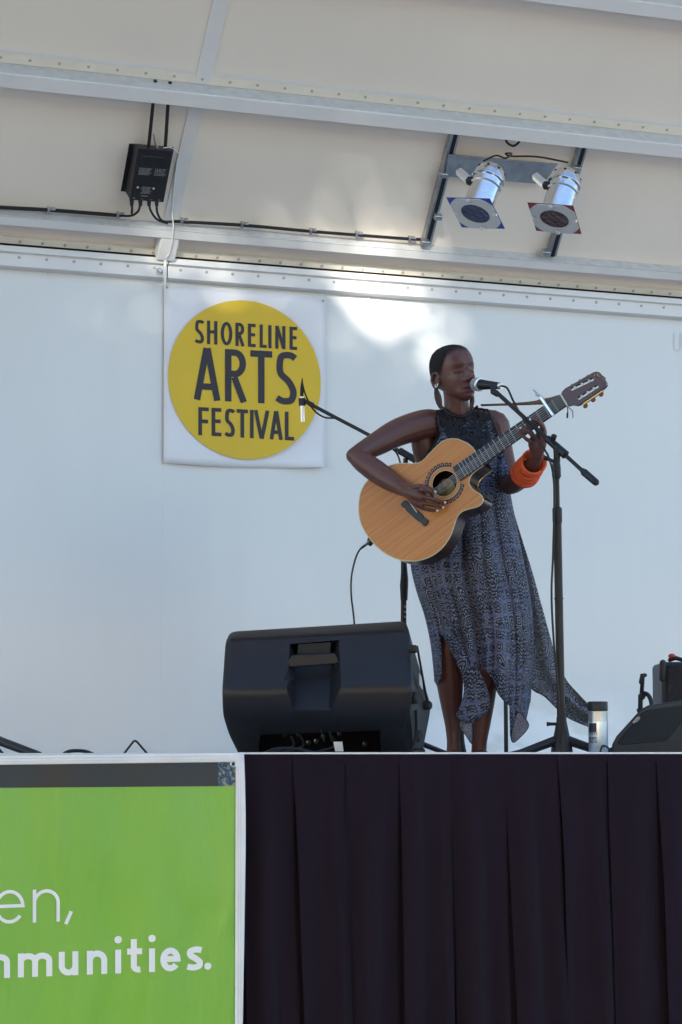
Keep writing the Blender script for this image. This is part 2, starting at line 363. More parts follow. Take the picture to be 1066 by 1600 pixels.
# ------------------------------------------------------------------ lettering
def arc(cx, cy, rx, ry, a0, a1, n=14):
    return [(cx + rx * math.cos(R(a0 + (a1 - a0) * i / n)), cy + ry * math.sin(R(a0 + (a1 - a0) * i / n))) for i in range(n + 1)]
def glyph(ch, w, h, s):
    """strokes (centre lines, in px; y up) and filled dots for a letter w wide, h high, stroke s"""
    k = s / 2; x0, x1, y0, y1 = k, w - k, k, h - k; mx = w / 2
    def sm(ps): return [tuple(p) for p in [(q.x, q.y) for q in catmull([(a, b, 0) for a, b in ps], 5)]]
    G = {
     'I': [[(mx, 0), (mx, h)]], 'L': [[(x0, h), (x0, y0), (w, y0)]],
     'T': [[(0, y1), (w, y1)], [(mx, y1 - k * .9), (mx, 0)]],
     'H': [[(x0, 0), (x0, h)], [(x1, 0), (x1, h)], [(x0 + k, h * .53), (x1 - k, h * .53)]],
     'E': [[(w, y1), (x0, y1), (x0, y0), (w, y0)], [(x0 + k, h * .53), (w * .93, h * .53)]],
     'F': [[(w, y1), (x0, y1), (x0, 0)], [(x0 + k, h * .5), (w * .93, h * .5)]],
     'N': [[(x0, 0), (x0, h)], [(x0 + k * .1, h * .985), (x1 - k * .1, h * .015)], [(x1, 0), (x1, h)]],
     'V': [[(x0 * .9, h), (mx - k * .12, 0)], [(mx + k * .12, 0), (w - x0 * .9, h)]],
     'A': [[(x0 * .9, 0), (mx - k * .12, h)], [(mx + k * .12, h), (w - x0 * .9, 0)], [(w * .26, h * .26), (w * .74, h * .26)]],
     'O': [arc(mx, h / 2, mx - k, h / 2 - k, 90, 450, 40)],
     'R': [[(x0, 0), (x0, y1), (w * .45, y1)] + arc(w * .45, h * .735, w * .5 - k, h * .265 - k, 88, -88, 14)[0:] + [(x0 + k, h * .47 + k)], [(w * .42, h * .47), (w - k, 0)]],
     'S': [sm([(w * .93, h * .88), (w * .75, y1 - h * .01), (w * .5, y1), (x0 + w * .08, h * .9), (x0, h * .75), (w * .22, h * .58), (w * .6, h * .44), (x1, h * .26), (x1 - w * .08, h * .1), (w * .5, y0), (w * .25, y0 + h * .01), (w * .02, h * .12)])],
     'W': [[(x0, h), (w * .27, s * .3), (mx, h), (w * .73, s * .3), (x1, h)]],
     'U': [[(x0, h), (x0, h * .25)] + arc(mx, h * .25, mx - k, h * .25 - k, 180, 360, 12) + [(x1, h)]],
     'D': [[(x0, y0), (x0, y1), (w * .4, y1)] + arc(w * .4, h / 2, w * .6 - k, h / 2 - k, 88, -88, 16) + [(x0 - k, y0)]],
     'Z': [[(0, y1), (w - k, y1), (k, y0), (w, y0)]],
     'n': [[(x0, 0), (x0, h)], arc(mx, h - mx + 0, mx - k, mx - k, 165, 0, 14) + [(x1, 0)]],
     'm': [[(x0, 0), (x0, h)], arc(w * .25 + k * .5, h - w * .25 + k * .5 - k * .5, w * .25 - k * .5, w * .25 - k, 160, 0, 12) + [(mx, 0)], arc(w * .75 - k * .5, h - w * .25, w * .25 - k * .5, w * .25 - k, 160, 0, 12) + [(x1, 0)]],
     'u': [[(x1, h), (x1, 0)], [(x0, h), (x0, mx)] + arc(mx, mx, mx - k, mx - k, 180, 345, 14)],
     'i': [[(mx, 0), (mx, h)]], 
     't': [[(w * .45, h * 1.42), (w * .45, h * .28)] + arc(w * .45 + h * .22, h * .28, h * .22, h * .28 - k, 180, 285, 8), [(0, h * .9), (w, h * .9)]],
     'e': [[(k * .8, h * .52), (x1, h * .52)] + arc(mx, h / 2, mx - k, h / 2 - k, 5, 322, 30)],
     'o': [arc(mx, h / 2, mx - k, h / 2 - k, 90, 450, 36)], 'c': [arc(mx, h / 2, mx - k, h / 2 - k, 45, 315, 26)],
     's': [sm([(w * .92, h * .84), (w * .72, y1), (w * .48, y1), (x0 + w * .03, h * .8), (x0 + w * .05, h * .64), (w * .5, h * .52), (x1 - w * .02, h * .36), (x1 - w * .03, h * .2), (w * .55, y0), (w * .3, y0), (w * .04, h * .17)])],
     ',': [[(w * .7, h), (w * .15, 0)]], '.': [],
    }
    dots = []
    if ch == 'i': dots = [(mx, h * 1.42, s * .62)]
    if ch == '.': dots = [(mx, mx, mx)]
    return G[ch], dots
def stroke_mesh(mb, pts, s, fn):
    P = []
    for p in pts:
        q = Vector((p[0], p[1]))
        if not P or (q - P[-1]).length > 1e-3: P.append(q)
    n = len(P); Lf, Rt = [], []
    closed = (P[0] - P[-1]).length < .6 and n > 8
    for i in range(n):
        if closed: a, b = P[(i - 1) % (n - 1)], P[(i + 1) % (n - 1)] if i + 1 < n else P[1]
        else: a, b = P[max(i - 1, 0)], P[min(i + 1, n - 1)]
        d0 = (P[i] - a); d1 = (b - P[i])
        if d0.length < 1e-6: d0 = d1
        if d1.length < 1e-6: d1 = d0
        d0 = d0.normalized(); d1 = d1.normalized(); t = d0 + d1
        if t.length < .05: t = d0
        t.normalize(); nn = Vector((-t.y, t.x)); m = 1 / max(.3, nn.dot(Vector((-d0.y, d0.x))))
        Lf.append(P[i] + nn * s / 2 * m); Rt.append(P[i] - nn * s / 2 * m)
    mb.add([fn(*q) for q in Lf] + [fn(*q) for q in Rt], [(i, i + 1, n + i + 1, n + i) for i in range(n - 1)])
def text(mb, items, top, base, s, fn, shear=0):
    """items: (char, x0, x1) in px; top(x), base(x) give y of cap line and base line; fn(px,py)->world"""
    for ch, xa, xb in items:
        w = xb - xa; xm = (xa + xb) / 2; h = base(xm) - top(xm)
        if ch == ',': h = h * .4
        st, dots = glyph(ch, w, h, s); slope = (base(xb + 30) - base(xa - 30)) / (xb - xa + 60)
        dy = h * .22 if ch == ',' else 0
        g = lambda x, y: fn(xa + x, base(xa) + slope * x - y + dy)
        for qi, q in enumerate(st):
            n0 = len(mb.v); stroke_mesh(mb, q, s, g)
            for vi_ in range(n0, len(mb.v)): mb.v[vi_] = mb.v[vi_] + Vector((0, -.00022 * qi, 0))
        for cx, cy, r in dots:
            mb.add([g(cx + r * math.cos(a * math.pi / 10), cy + r * math.sin(a * math.pi / 10)) for a in range(20)], [tuple(range(20))])
def lin(xa, ya, xb, yb): return lambda x: ya + (yb - ya) * (x - xa) / (xb - xa)

# ================================================================== SETTING
g = MB().box((-80, -120, -.3), (80, 80, 0)).build('ground', M['grass'], smooth=False); tag(g, kind='structure')
g = MB().box((-30, -14, 0), (34, 14, .03)).build('pavement', M['asphalt'], smooth=False); tag(g, kind='structure')

# ---- platform
XL, XR = -3.2, 9.5
pf = thing('stage_platform', 'raised stage platform standing behind the green banner and black skirt', 'stage', (3, 8.3, 0))
MB().box((XL, YF + .02, ZFLOOR - .06), (XR, YW + .06, ZFLOOR)).build('deck', M['deck'], pf, smooth=False)
MB().box((XL, YF + .008, ZFLOOR - .1), (XR, YF + .018, ZLIP - .002)).build('edge_trim', M['alu'], pf, smooth=False, bevel=.002)
MB().box((XL, YF + .1, .5), (XR, YF + .2, ZFLOOR - .062)).build('frame_beam', M['blackmetal'], pf, smooth=False)
for x in (-3, 0, 3, 6, 9):
    for y in (YF + .3, YW - .2): MB().tube([(x, y, .03), (x, y, ZFLOOR - .07)], .035, 10).build('leg', M['blackmetal'], pf)

# ---- back wall
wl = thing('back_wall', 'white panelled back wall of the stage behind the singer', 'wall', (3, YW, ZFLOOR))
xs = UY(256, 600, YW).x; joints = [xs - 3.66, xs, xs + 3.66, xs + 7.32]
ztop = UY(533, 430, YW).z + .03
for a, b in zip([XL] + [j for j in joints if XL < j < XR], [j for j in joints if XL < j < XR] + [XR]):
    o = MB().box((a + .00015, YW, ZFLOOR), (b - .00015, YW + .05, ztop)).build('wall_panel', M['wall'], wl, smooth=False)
z_of = lambda py: UY(533, py, YW - .05).z
zr = [z_of(p) for p in (455, 436, 426)]
for a, b in zip([XL] + [j for j in joints if XL < j < XR], [j for j in joints if XL < j < XR] + [XR]):
    m = MB()
    prof = [(YW - .001, UY(533, 462, YW).z + .004), (YW - .05, zr[0]), (YW - .05, zr[1]), (YW - .07, zr[1] + .003), (YW - .07, zr[2]), (YW - .001, zr[2])]
    m.prism([(a + .002, y, z) for y, z in prof], Vector((b - a - .004, 0, 0)))
    m.build('top_rail', M['alu'], wl, smooth=False, bevel=.003)
m = MB(); xx = XL + .1
while xx < XR:
    c = Vector((xx, YW - .05, (zr[0] * .28 + zr[1] * .72))); m.lathe(c, (0, -1, 0), [(0, .0075), (.003, .007), (.0045, .003)], 8); xx += .128
m.build('screws', M['rivet'], wl, kind='stuff')
MB().box((XL, YW - .02, zr[2] + .0005), (XR, YW + .05, zr[2] + .06)).build('gap_seal', M['gap'], wl, smooth=False)
m = MB(); text(m, [('U', 1052, 1064), ('U', 1066, 1080)], lin(0, 455, 1066, 521), lin(0, 484, 1066, 550), 2.6, lambda x, y: UY(x, y, YW - .002)); m.build('faded_lettering', M['ghost'], wl, smooth=False, fix=False)
# clip with bolt at the panel joint
c = UY(259, 418, YW - .09)
m = MB().box((c.x - .006, YW - .085, c.z - .085), (c.x + .006, YW - .07, c.z + .09)); m.build('joint_clip', M['alu'], wl, bevel=.002)
c = UY(250, 423, YW - .06); MB().lathe(c + Vector((0, .01, 0)), (0, -1, 0), [(0, .016), (.008, .016), (.009, .009), (.02, .009)], 8).build('bolt', M['galv'], wl)
for px, py in ((576, 466), (742, 476), (76, 428), (253, 441)):
    MB().ball(UY(px, py, YW - .004), (.008, .005, .006), 6).build('sealant_blob', M['flange'], wl)

# ---- roof
rf = thing('canopy_roof', 'cream sloping canopy roof with white ribs above the stage', 'roof', (3, R0.y, R0.z))
def rbeam(name, m, s0, s1, o0, o1, x0=XL, x1=XR, bevel=.002):
    q = lambda X: [RW(X, s0, o0), RW(X, s1, o0), RW(X, s1, o1), RW(X, s0, o1)]
    return MB().hexa(q(x0), q(x1)).build(name, m, rf, smooth=False, bevel=bevel)
seamX = RF(270, 330).x; SMAX = 3.4
sj = [seamX - 3.66, seamX, seamX + 3.66, seamX + 7.32]
h1 = .11
s_rib = [RS(192, h1), RS(171, h1)]          # face of the rib, then web back to the skin
s_b = [RS(395, .065), RS(383, .065)]
pitch_ribs = RS(14 + 28, h1)                 # refined below from the right-hand corner
s_rib2 = (RF(1066, 33, h1) - R0).dot(RE)
ribs = [s_rib[0], s_rib2, s_rib2 + (s_rib2 - s_rib[0])]
rw = s_rib[1] - s_rib[0]
bounds = [s_b[1]] + [r + rw for r in ribs if r + rw < SMAX] + [SMAX]
lo = s_b[1] - .01
edges = [XL] + [j for j in sj if XL < j < XR] + [XR]
for k in range(len(bounds) - 1):
    for a, b in zip(edges[:-1], edges[1:]):
        rbeam('roof_panel', M['roof'], bounds[k] + .001, bounds[k + 1] - .001, -.04, 0, a + .001, b - .001, 0)
for j in sj:
    if XL < j < XR:
        for k in range(len(bounds) - 1):
            s1 = ribs[k] if k < len(ribs) else SMAX
            rbeam('seam_strip', M['alu'], bounds[k] + .002, s1 - .002 if s1 > bounds[k] else SMAX, .0005, .006, j - .035, j + .035, .001)
for r in ribs:
    if r < SMAX:
        rbeam('rib_face', M['alu'], r, r + rw, h1 - .012, h1)
        rbeam('rib_web', M['alu_web'], r + rw - .006, r + rw - .0005, .001, h1 - .0125)
        rbeam('rib_flange', M['flange'], r + rw, r + rw + .045, .001, .005)
        rbeam('rib_lip', M['alu'], r + rw + .0455, r + rw + .062, .0008, .003)
m = MB()
for r in ribs:
    x = XL + .05
    while x < XR and r < SMAX:
        m.lathe(RW(x, r + rw + .024, .0045), RN, [(0, .0075), (.003, .0065), (.004, .002)], 7); x += .13
s_st = RS(418, .012); x = XL + .1
while x < XR: m.lathe(RW(x, s_st, .0105), RN, [(0, .008), (.003, .007), (.0045, .002)], 7); x += .105
m.build('rivets', M['rivet'], rf, kind='stuff')
# hinge frame: box bar, recessed bays, lower strip
rbeam('hinge_bar_face', M['alu'], s_b[0], s_b[1], .055, .065)
rbeam('hinge_bar_web', M['alu_web'], s_b[1] + .0005, s_b[1] + .007, .001, .0655)
rbeam('recess_back', M['roof'], RS(416, 0) - .06, s_b[1] - .012, -.03, -.012)
rbeam('lower_strip', M['flange'], RS(422, .01), RS(413, .01), -.01, .01)
for j in sj:
    if XL < j < XR: rbeam('bay_post', M['alu'], RS(421, .01), s_b[0] - .0005, -.01, .062, j - .045, j + .045, .006)

# cables along the hinge bar with clips
def cab(name, pts, r, label, cat='cable', sub=8, m='cable', group=None, n=8):
    o = MB().tube(catmull(pts, sub), r, n).build(name, M[m]); return tag(o, label, cat, group)
cpx = [(-80, 318), (0, 324), (75, 328), (140, 333), (188, 337)]
c1 = cab('conduit_cable', [RF(x, y, .03) for x, y in cpx], .009, 'black cable clipped along the hinge bar left of the dimmer box')
c2 = cab('conduit_cable', [RF(x, y, .03) for x, y in [(272, 346), (380, 352), (480, 361), (580, 369), (650, 374), (660, 373)]], .008, 'black cable clipped along the hinge bar right of the dimmer box')
for q, pr in (((76, 328), c1), ((184, 336), c1), ((284, 345), c2), ((378, 351), c2), ((485, 361), c2), ((557, 366), c2), ((640, 373), c2)):
    p = RF(q[0], q[1], .03); m = MB().obox(p, Vector((.006, 0, 0)), RE * .013, RN * .013).obox(p + Vector((.02, 0, 0)) + RE * .008, Vector((.01, 0, 0)), RE * .004, RN * .01)
    m.build('cable_clip', M['galv'], pr, bevel=.002)

# ---- dimmer box
db = thing('dimmer_box', 'black dimmer pack box with cables, mounted on the canopy above the poster', 'dimmer box', RF(232, 265))
bp_ = [RF(202, 224), RF(272, 230), RF(257.5, 303), RF(188.7, 298)]
MB().prism(bp_, RN * .006).build('backplate', M['blackmetal'], db, smooth=False, bevel=.001)
hb = .1
A_, B_, C_, D_ = RF(209, 224, .007), RF(266, 229, .007), RF(251, 302, .007), RF(195, 298, .007)
def facepx(px, py, o=hb): return RF(px, py, o)
fq = [facepx(216, 232), facepx(271, 235.5), facepx(256, 316.5), facepx(203, 312.5)]
MB().hexa([A_, B_, C_, D_], fq).build('case', M['blackplastic'], db, smooth=False, bevel=.004, seg=3)
m = MB(); fr = lambda u, v: fq[0].lerp(fq[1], u).lerp(fq[3].lerp(fq[2], u), v) + RN * .002
rnd = random.Random(3)
def tinylines(m, u0, u1, v0, v1, rows, gap=.02, cen=False):
    for i in range(rows):
        v = v0 + (v1 - v0) * i / rows; hh = (v1 - v0) / rows * .5; u = u0 + (rnd.random() * .1 if cen else 0); ue = u1 - (rnd.random() * .1)
        while u < ue:
            w = rnd.uniform(.015, .05); m.add([fr(u, v), fr(min(u + w, ue), v), fr(min(u + w, ue), v + hh), fr(u, v + hh)], [(0, 1, 2, 3)]); u += w + gap * .6
tinylines(m, .12, .52, .36, .5, 7); tinylines(m, .58, .92, .36, .5, 6, .04); tinylines(m, .25, .6, .72, .86, 7, .02, True); tinylines(m, .15, .85, .135, .145, 1, .04)
for u in (.12, .37, .62, .87): tinylines(m, u - .04, u + .05, .94, .97, 2, .01)
tinylines(m, .3, .5, .89, .915, 1, .005)
m.build('printed_panel', mat('grey_print', (.3, .3, .3), .5), db, smooth=False, fix=False, kind='stuff')
for u in (.17, .63): MB().lathe(fr(u, .74), RN, [(0, .006), (.003, .004)], 8).build('screw', M['rivet'], db)
tops = [(232, 232, 240, 165), (258, 236, 263, 168)]
for i, (xa, ya, xb, yb) in enumerate(tops):
    MB().tube(catmull([facepx(xa, ya, .06), facepx((xa * .7 + xb * .3), ya - 22, .05), RF(xb, yb - 10, .035), RF(xb + 3, yb - 40, .03)], 6), .008, 8).build('power_cable', M['cable'], db)
MB().tube([facepx(240, 209, .06), facepx(246, 234, .07)], [.004, .008], 8).build('safety_pin', M['galv'], db)
for xa, pts in ((206, [(206, 318), (206.5, 326), (206, 334)]), (219.5, [(219.5, 318), (216, 330), (205, 337), (188, 337)]), (233, [(233, 318), (236, 330), (246, 343), (262, 349)]), (245, [(245, 318), (246, 332), (254, 345), (272, 346)])):
    MB().tube([facepx(xa, 311, .08), facepx(xa, 321, .075)], [.011, .008], 10).build('plug', M['blackplastic'], db)
    MB().tube(catmull([facepx(*pts[0], .07)] + [RF(x, y, .045) for x, y in pts[1:]], 6), .0055, 8).build('lead', M['cable'], db)
o = MB().tube(catmull([RF(256, 231, .08), RF(268, 231, .04), RF(279, 240, .02), RF(277, 250, .012), RF(272, 290, .01), RF(269, 330, .012), RF(271, 356, .075), RF(266, 392, .07), RF(260, 402, .07)], 8), .0028, 6).build('white_cord', M['white']); tag(o, 'thin white cord hanging down the canopy seam beside the dimmer box', 'cord')

# ---- light bracket, two par lamps
lb = thing('light_bracket', 'galvanised steel bracket of two sloping rails and a cross plate on the canopy', 'bracket', RF(780, 300))
def rail(xa, ya, xb, yb, hw=.022, o0=.0, o1=.04, name='rail'):
    a, b = RF(xa, ya, o1), RF(xb, yb, o1); d = (b - a).normalized(); sd_ = d.cross(RN).normalized() * hw
    MB().hexa([a + sd_, a - sd_, b - sd_, b + sd_], [a + sd_ - RN * (o1 - o0), a - sd_ - RN * (o1 - o0), b - sd_ - RN * (o1 - o0), b + sd_ - RN * (o1 - o0)]).build(name, M['galv'], lb, smooth=False, bevel=.003)
    MB().hexa([a + sd_ * .45 + RN * .0015, a - sd_ * .45 + RN * .0015, b - sd_ * .45 + RN * .0015, b + sd_ * .45 + RN * .0015], [a + sd_ * .45 + RN * .0005, a - sd_ * .45 + RN * .0005, b - sd_ * .45 + RN * .0005, b + sd_ * .45 + RN * .0005]).build('rail_slot', M['blackmetal'], lb, smooth=False)
rail(716, 196, 667, 384); rail(917, 215, 863, 401)
MB().prism([RF(701, 242, .05), RF(871, 257, .05), RF(850, 288, .05), RF(695, 276, .05)], -RN * .006).build('cross_plate', M['galv'], lb, smooth=False, bevel=.001)
MB().tube([RF(701, 242, .055), RF(871, 257, .055)], .004, 6).build('plate_edge', M['galv'], lb)
for x, y in ((684, 338), (664, 378), (853, 394), (692, 272), (901, 262)): MB().obox(RF(x, y, .05), Vector((.02, 0, 0)), RE * .012, RN * .02).build('clamp', M['galv'], lb, bevel=.004)
def par_can(cx, cy, lx, ly, gel, label, ga):
    Zc = 9.45 + (cx - 760) * .0010
    a3 = U(cx, cy, Zc); im = Vector((lx - cx, ly - cy)).normalized(); ang = R(65)
    ax = (RT * im.x - UP * im.y) * math.sin(ang) - FWD * math.cos(ang); ax.normalize()
    L = math.hypot(lx - cx, ly - cy) / F * Zc / math.sin(ang)
    t = thing('stage_lamp', label, 'stage light', a3, 'stage lamps on the canopy bracket')
    r = .066
    MB().lathe(a3, ax, [(-.035, .012), (-.03, .035), (-.012, .056), (.012, r + .001), (.035, r + .003)], 32).build('rear_dome', M['chrome'], t)
    MB().lathe(a3, ax, [(.0355, r - .002), (.04, r + .007), (.046, r + .007), (.05, r - .001), (.075, r - .001), (.08, r + .003), (.085, r - .002), (L - .02, r - .002), (L - .016, r + .006), (L - .004, r + .01)], 32, cap=False).build('barrel', M['chrome'], t)
    b1 = ax.cross(Vector((0, 0, 1))).normalized(); b2 = ax.cross(b1)
    for k in range(8):
        an = k * math.pi / 4 + .3; dirn = b1 * math.cos(an) + b2 * math.sin(an); MB().ball(a3 + ax * .002 + dirn * (r - .006), .007, 8).build('vent_hole', M['rubber'], t)
    e = a3 + ax * L
    hw = .098
    sq = lambda rr, d, o=0: [e + ax * d + (b1 * math.cos(ga + o + k * math.pi / 2) + b2 * math.sin(ga + o + k * math.pi / 2)) * rr for k in range(4)]
    MB().prism(sq(.142, .004), ax * .0015).build('gel_sheet', M[gel], t, smooth=False)
    # white frame: square with clipped corners and a round hole
    m = MB(); n = 48; inn, out = [], []
    for k in range(n):
        an = ga + math.pi / 4 + k * 2 * math.pi / n; dd = (b1 * math.cos(an) + b2 * math.sin(an))
        rel = ((an - ga) % (math.pi / 2)) - math.pi / 4
        ro = min(.098 / max(.01, math.cos(rel)), .112)
        out.append(e + ax * .006 + dd * ro); inn.append(e + ax * .006 + dd * .063)
    for o0 in (0, 1):
        pass
    m.add(out + inn + [p + ax * .004 for p in out] + [p + ax * .004 for p in inn], [f for k in range(n) for f in ((k, (k + 1) % n, n + (k + 1) % n, n + k), (2 * n + k, 3 * n + k, 3 * n + (k + 1) % n, 2 * n + (k + 1) % n), (k, 2 * n + k, 2 * n + (k + 1) % n, (k + 1) % n), (n + k, n + (k + 1) % n, 3 * n + (k + 1) % n, 3 * n + k))])
    m.build('gel_frame', M['gelw'], t, smooth=False)
    lens = MB().lathe(e + ax * .0052, ax, [(0, .063), (.0004, .063)], 32).build('lens', mat('lens_' + gel, (.012, .02, .09) if gel == 'blue' else (.05, .006, .012), .12, bump=.8, bscale=45), t)
    for k in (0, 1, 2, 3):
        an = ga + math.pi / 4 + k * math.pi / 2; dd = b1 * math.cos(an) + b2 * math.sin(an); MB().ball(e + ax * .011 + dd * .09, .011, 8).build('clip_knob', M['silver'], t)
    # yoke arm and knob
    kp = a3 + ax * .045 - RT * .075
    MB().tube([kp, kp + UP * .05 - RT * .045 + FWD * .05], .02, 4).build('yoke', M['silver'], t, smooth=False, bevel=.003)
    MB().lathe(kp + RT * .012, -RT - FWD * .6, [(0, .012), (.006, .019), (.022, .019), (.03, .01)], 9).build('knob', M['blackplastic'], t, smooth=False)
    return t
par_can(767, 270, 742, 336, 'blue', 'silver par lamp with a blue gel, left of the pair', R(27))
par_can(885, 277, 864, 344, 'red', 'silver par lamp with a red gel, right of the pair', R(24))
cab('lamp_cable', [U(755, 252, 9.4), U(775, 243, 9.4), U(790, 247, 9.4), U(800, 240, 9.42), U(790, 240, 9.45), U(800, 244, 9.45), U(840, 245, 9.45), U(888, 254, 9.45)], .004, 'black lead looped between the two silver lamps')
cab('cable_loop', [RF(791, 212, .04), RF(792, 222, .06), RF(802, 228, .06), RF(811, 222, .06), RF(813, 214, .04)], .0055, 'short black loop of cable hanging below the rib above the lamps')

# ================================================================== POSTER
po = thing('festival_poster', 'square white poster with a yellow disc and festival lettering', 'poster', UY(382, 590, YW - .01))
def pc(u, v):
    bot = 723 + 7 * u + (4 * math.sin(u * 3.2) if v > .5 else 0) * v
    x = 256.5 + 253 * u - v * .8; y = (445 + 19 * u) * (1 - v) + bot * v
    curl = .012 + .006 * math.sin(u * 5 + 1) * v + (.03 * max(0, (v - .93) / .07) * max(0, 1 - abs(u - .96) / .3))
    return UY(x, y, YW - curl)
MB().grid(pc, 24, 24).build('sheet', M['paper'], po, solid=.001)
cc = UY(383.6, 593, YW - .0215); rr = (UY(383.6, 469, YW - .0215) - UY(383.6, 717, YW - .0215)).length / 2
MB().add([cc + Vector((math.cos(a * math.pi / 48) * rr, 0, math.sin(a * math.pi / 48) * rr)) for a in range(96)], [tuple(range(96))]).build('yellow_disc', M['yellow'], po, smooth=False, fix=False)
k5 = lambda a: 240 + a / 3.676; ky = lambda a: 430 + a / 3.676
pf_ = lambda x, y: UY(x, y, YW - .0235)
def words(items, t0, t1, b0, b1, s):
    its = [(c_, k5(a), k5(b)) for c_, a, b in items]; xa, xb = its[0][1], its[-1][2]
    m = MB(); text(m, its, lin(xa, ky(t0), xb, ky(t1)), lin(xa, ky(b0), xb, ky(b1)), s / 3.676, pf_); m.build('lettering', M['ink'], po, smooth=False, fix=False)
words([('S', 240, 290), ('H', 308, 367), ('O', 387, 453), ('R', 471, 524), ('E', 543, 587), ('L', 610, 650), ('I', 662, 676), ('N', 700, 758), ('E', 782, 825)], 255, 298, 390, 430, 18)
words([('A', 233, 383), ('R', 411, 538), ('T', 557, 682), ('S', 707, 822)], 415, 443, 714, 746, 37)
words([('F', 258, 318), ('E', 334, 390), ('S', 412, 467), ('T', 478, 543), ('I', 556, 574), ('V', 578, 665), ('A', 668, 742), ('L', 755, 808)], 757, 786, 918, 950, 21)
for x, y in ((261, 449), (505, 470)): MB().ball(UY(x, y, YW - .024), (.006, .004, .006), 8).build('pin', M['rivet'], po)

# ================================================================== SKIRT AND BANNER
sk = thing('stage_skirt', 'black pleated cloth skirt hanging from the right part of the stage edge', 'skirt', (4.5, YF, 0))
tops_px = [374, 458, 542, 625, 706, 788, 872, 950, 1026, 1108, 1190]
X_at = lambda px: UY(px, 1180, YF - .01).x
zt = ZLIP - .006
for i in range(len(tops_px) - 1):
    xa, xb = X_at(tops_px[i]), X_at(tops_px[i + 1]); w = xb - xa; ph = random.Random(i * 7 + 1); am = ph.uniform(.8, 1.2); lean = ph.uniform(.0, .05); p1 = ph.uniform(0, 6)
    def fn(u, v, xa=xa, w=w, am=am, lean=lean, p1=p1):
        z = zt - v * (zt - .02); k = min(1, v * 1.6) ** .8; fall = (1 - (1 - min(1, v * 3.5)) ** 2)
        x = xa - .004 + (w + .012) * u + lean * v * (1 if u < .5 else 1) + k * .02 * math.sin(2.2 * v + p1) * math.sin(math.pi * u)
        e = (u - .02) / .98
        d = .006 * (1 - u) + fall * .012 * math.sin(math.pi * 3 * u + p1 * 2 + v) * am + fall * am * (.040 * math.sin(math.pi * min(1, max(0, e)) ** .75) + .014 * math.sin(2 * math.pi * e * 1.5 + p1 + v * 1.3)) + .01 * fall * math.sin(5 * v + p1 + 4 * u) 
        d += .016 * max(0, .1 - u) / .1 * fall + .012 * fall * noise.noise(Vector((x * 9, z * 2.2, 5))) + .004 * noise.noise(Vector((x * 25, z * 7, 9)))
        if u > .93: d -= (u - .93) / .07 * .026 * fall
        return Vector((x, YF - .012 - d * (.35 + .6 * v), z))
    MB().grid(fn, 30, 36).build('pleat', M['skirt'], sk, auto=False)
m = MB().box((X_at(372), YF - .004, zt - .002), (XR, YF + .006, ZLIP)); m.build('top_tape', M['border'], sk, smooth=False)
MB().box((X_at(372), YF - .0135, zt - .028), (XR, YF - .0085, zt)).build('heading_tape', M['skirt'], sk, smooth=False, bevel=.001)

MB().box((X_at(372), YF - .008, .02), (XR, YF - .003, zt - .03)).build('backing_cloth', M['skirt'], sk, smooth=False)

bn = thing('sponsor_banner', 'green vinyl banner with white hem and white lettering on the stage front', 'banner', UY(200, 1400, YF - .09))
YB = YF - .085
def wv(X, Z, off):
    return YB - off - (.008 * math.sin(X * 9 + .8 * math.sin(Z * 3)) + .005 * math.sin(X * 23 + 2 * math.sin(Z * 2)) + .007 * noise.noise(Vector((X * 6, Z * 1.6, 2))) + .008 * noise.noise(Vector((X * 3, Z * 3, 7)))) 
def bpt(px, py, off=0.):
    p = UY(px, py, YB - off); r = ray(px, py); t = (wv(p.x, p.z, off) - C.y) / r.y; return C + r * t
ybt = lin(0, 1181, 380, 1176.5)
redge = lambda y: cat1([1176, 1220, 1300, 1450, 1600, 1800], [381.5, 383, 384, 382, 379.5, 378], y)
BOT = 1800
def region(name, m, xl, xr, yt, yb, off, nu, nv, solid=.0012, mat_=None):
    def fn(u, v):
        y = None; xm = xl + (xr(1400) - xl) * u; y = yt(xm) * (1 - v) + yb(xm) * v
        return bpt(xl + (xr(y) - xl) * u, y, off)
    return MB().grid(fn, nu, nv).build(name, m, bn, auto=False, solid=solid)
XLB = -900
region('vinyl_sheet', M['green'], XLB, lambda y: redge(y) - 1, lambda x: ybt(x) + 1, lambda x: BOT, 0, 110, 60)
region('photo_strip', M['photo'], XLB, lambda y: 341, lambda x: ybt(x) + 14, lin(0, 1231, 368, 1228.2), .0022, 90, 4, 0)
region('feather_picture', M['feather'], 341, lambda y: 368, lambda x: ybt(x) + 14, lin(0, 1231, 368, 1228.2), .0022, 8, 6, 0)
region('top_hem', M['border'], XLB, lambda y: redge(y), ybt, lambda x: ybt(x) + 14, .0045, 110, 4, .002)
def fn(u, v):
    y = 1190 + (BOT - 1190) * v; return bpt(368.5 + (redge(y) - 368.5) * u + (0 if u else -v * 2), y, .0045)
MB().grid(fn, 4, 60).build('side_hem', M['border'], bn, auto=False, solid=.002)
for k, off in enumerate((4.5, 9)):
    MB().tube([bpt(XLB + i * 12, ybt(XLB + i * 12) + off, .0062) for i in range(int((372 - XLB) / 12))], .0006, 4).build('stitching', M['ghost'], bn)
for k, off in enumerate((4, 8)):
    MB().tube([bpt(368.5 + off, 1196 + i * 12, .0062) for i in range(50)], .0006, 4).build('stitching', M['ghost'], bn)
gp = bpt(364.6, 1194, .0075)
m = MB(); n = 24
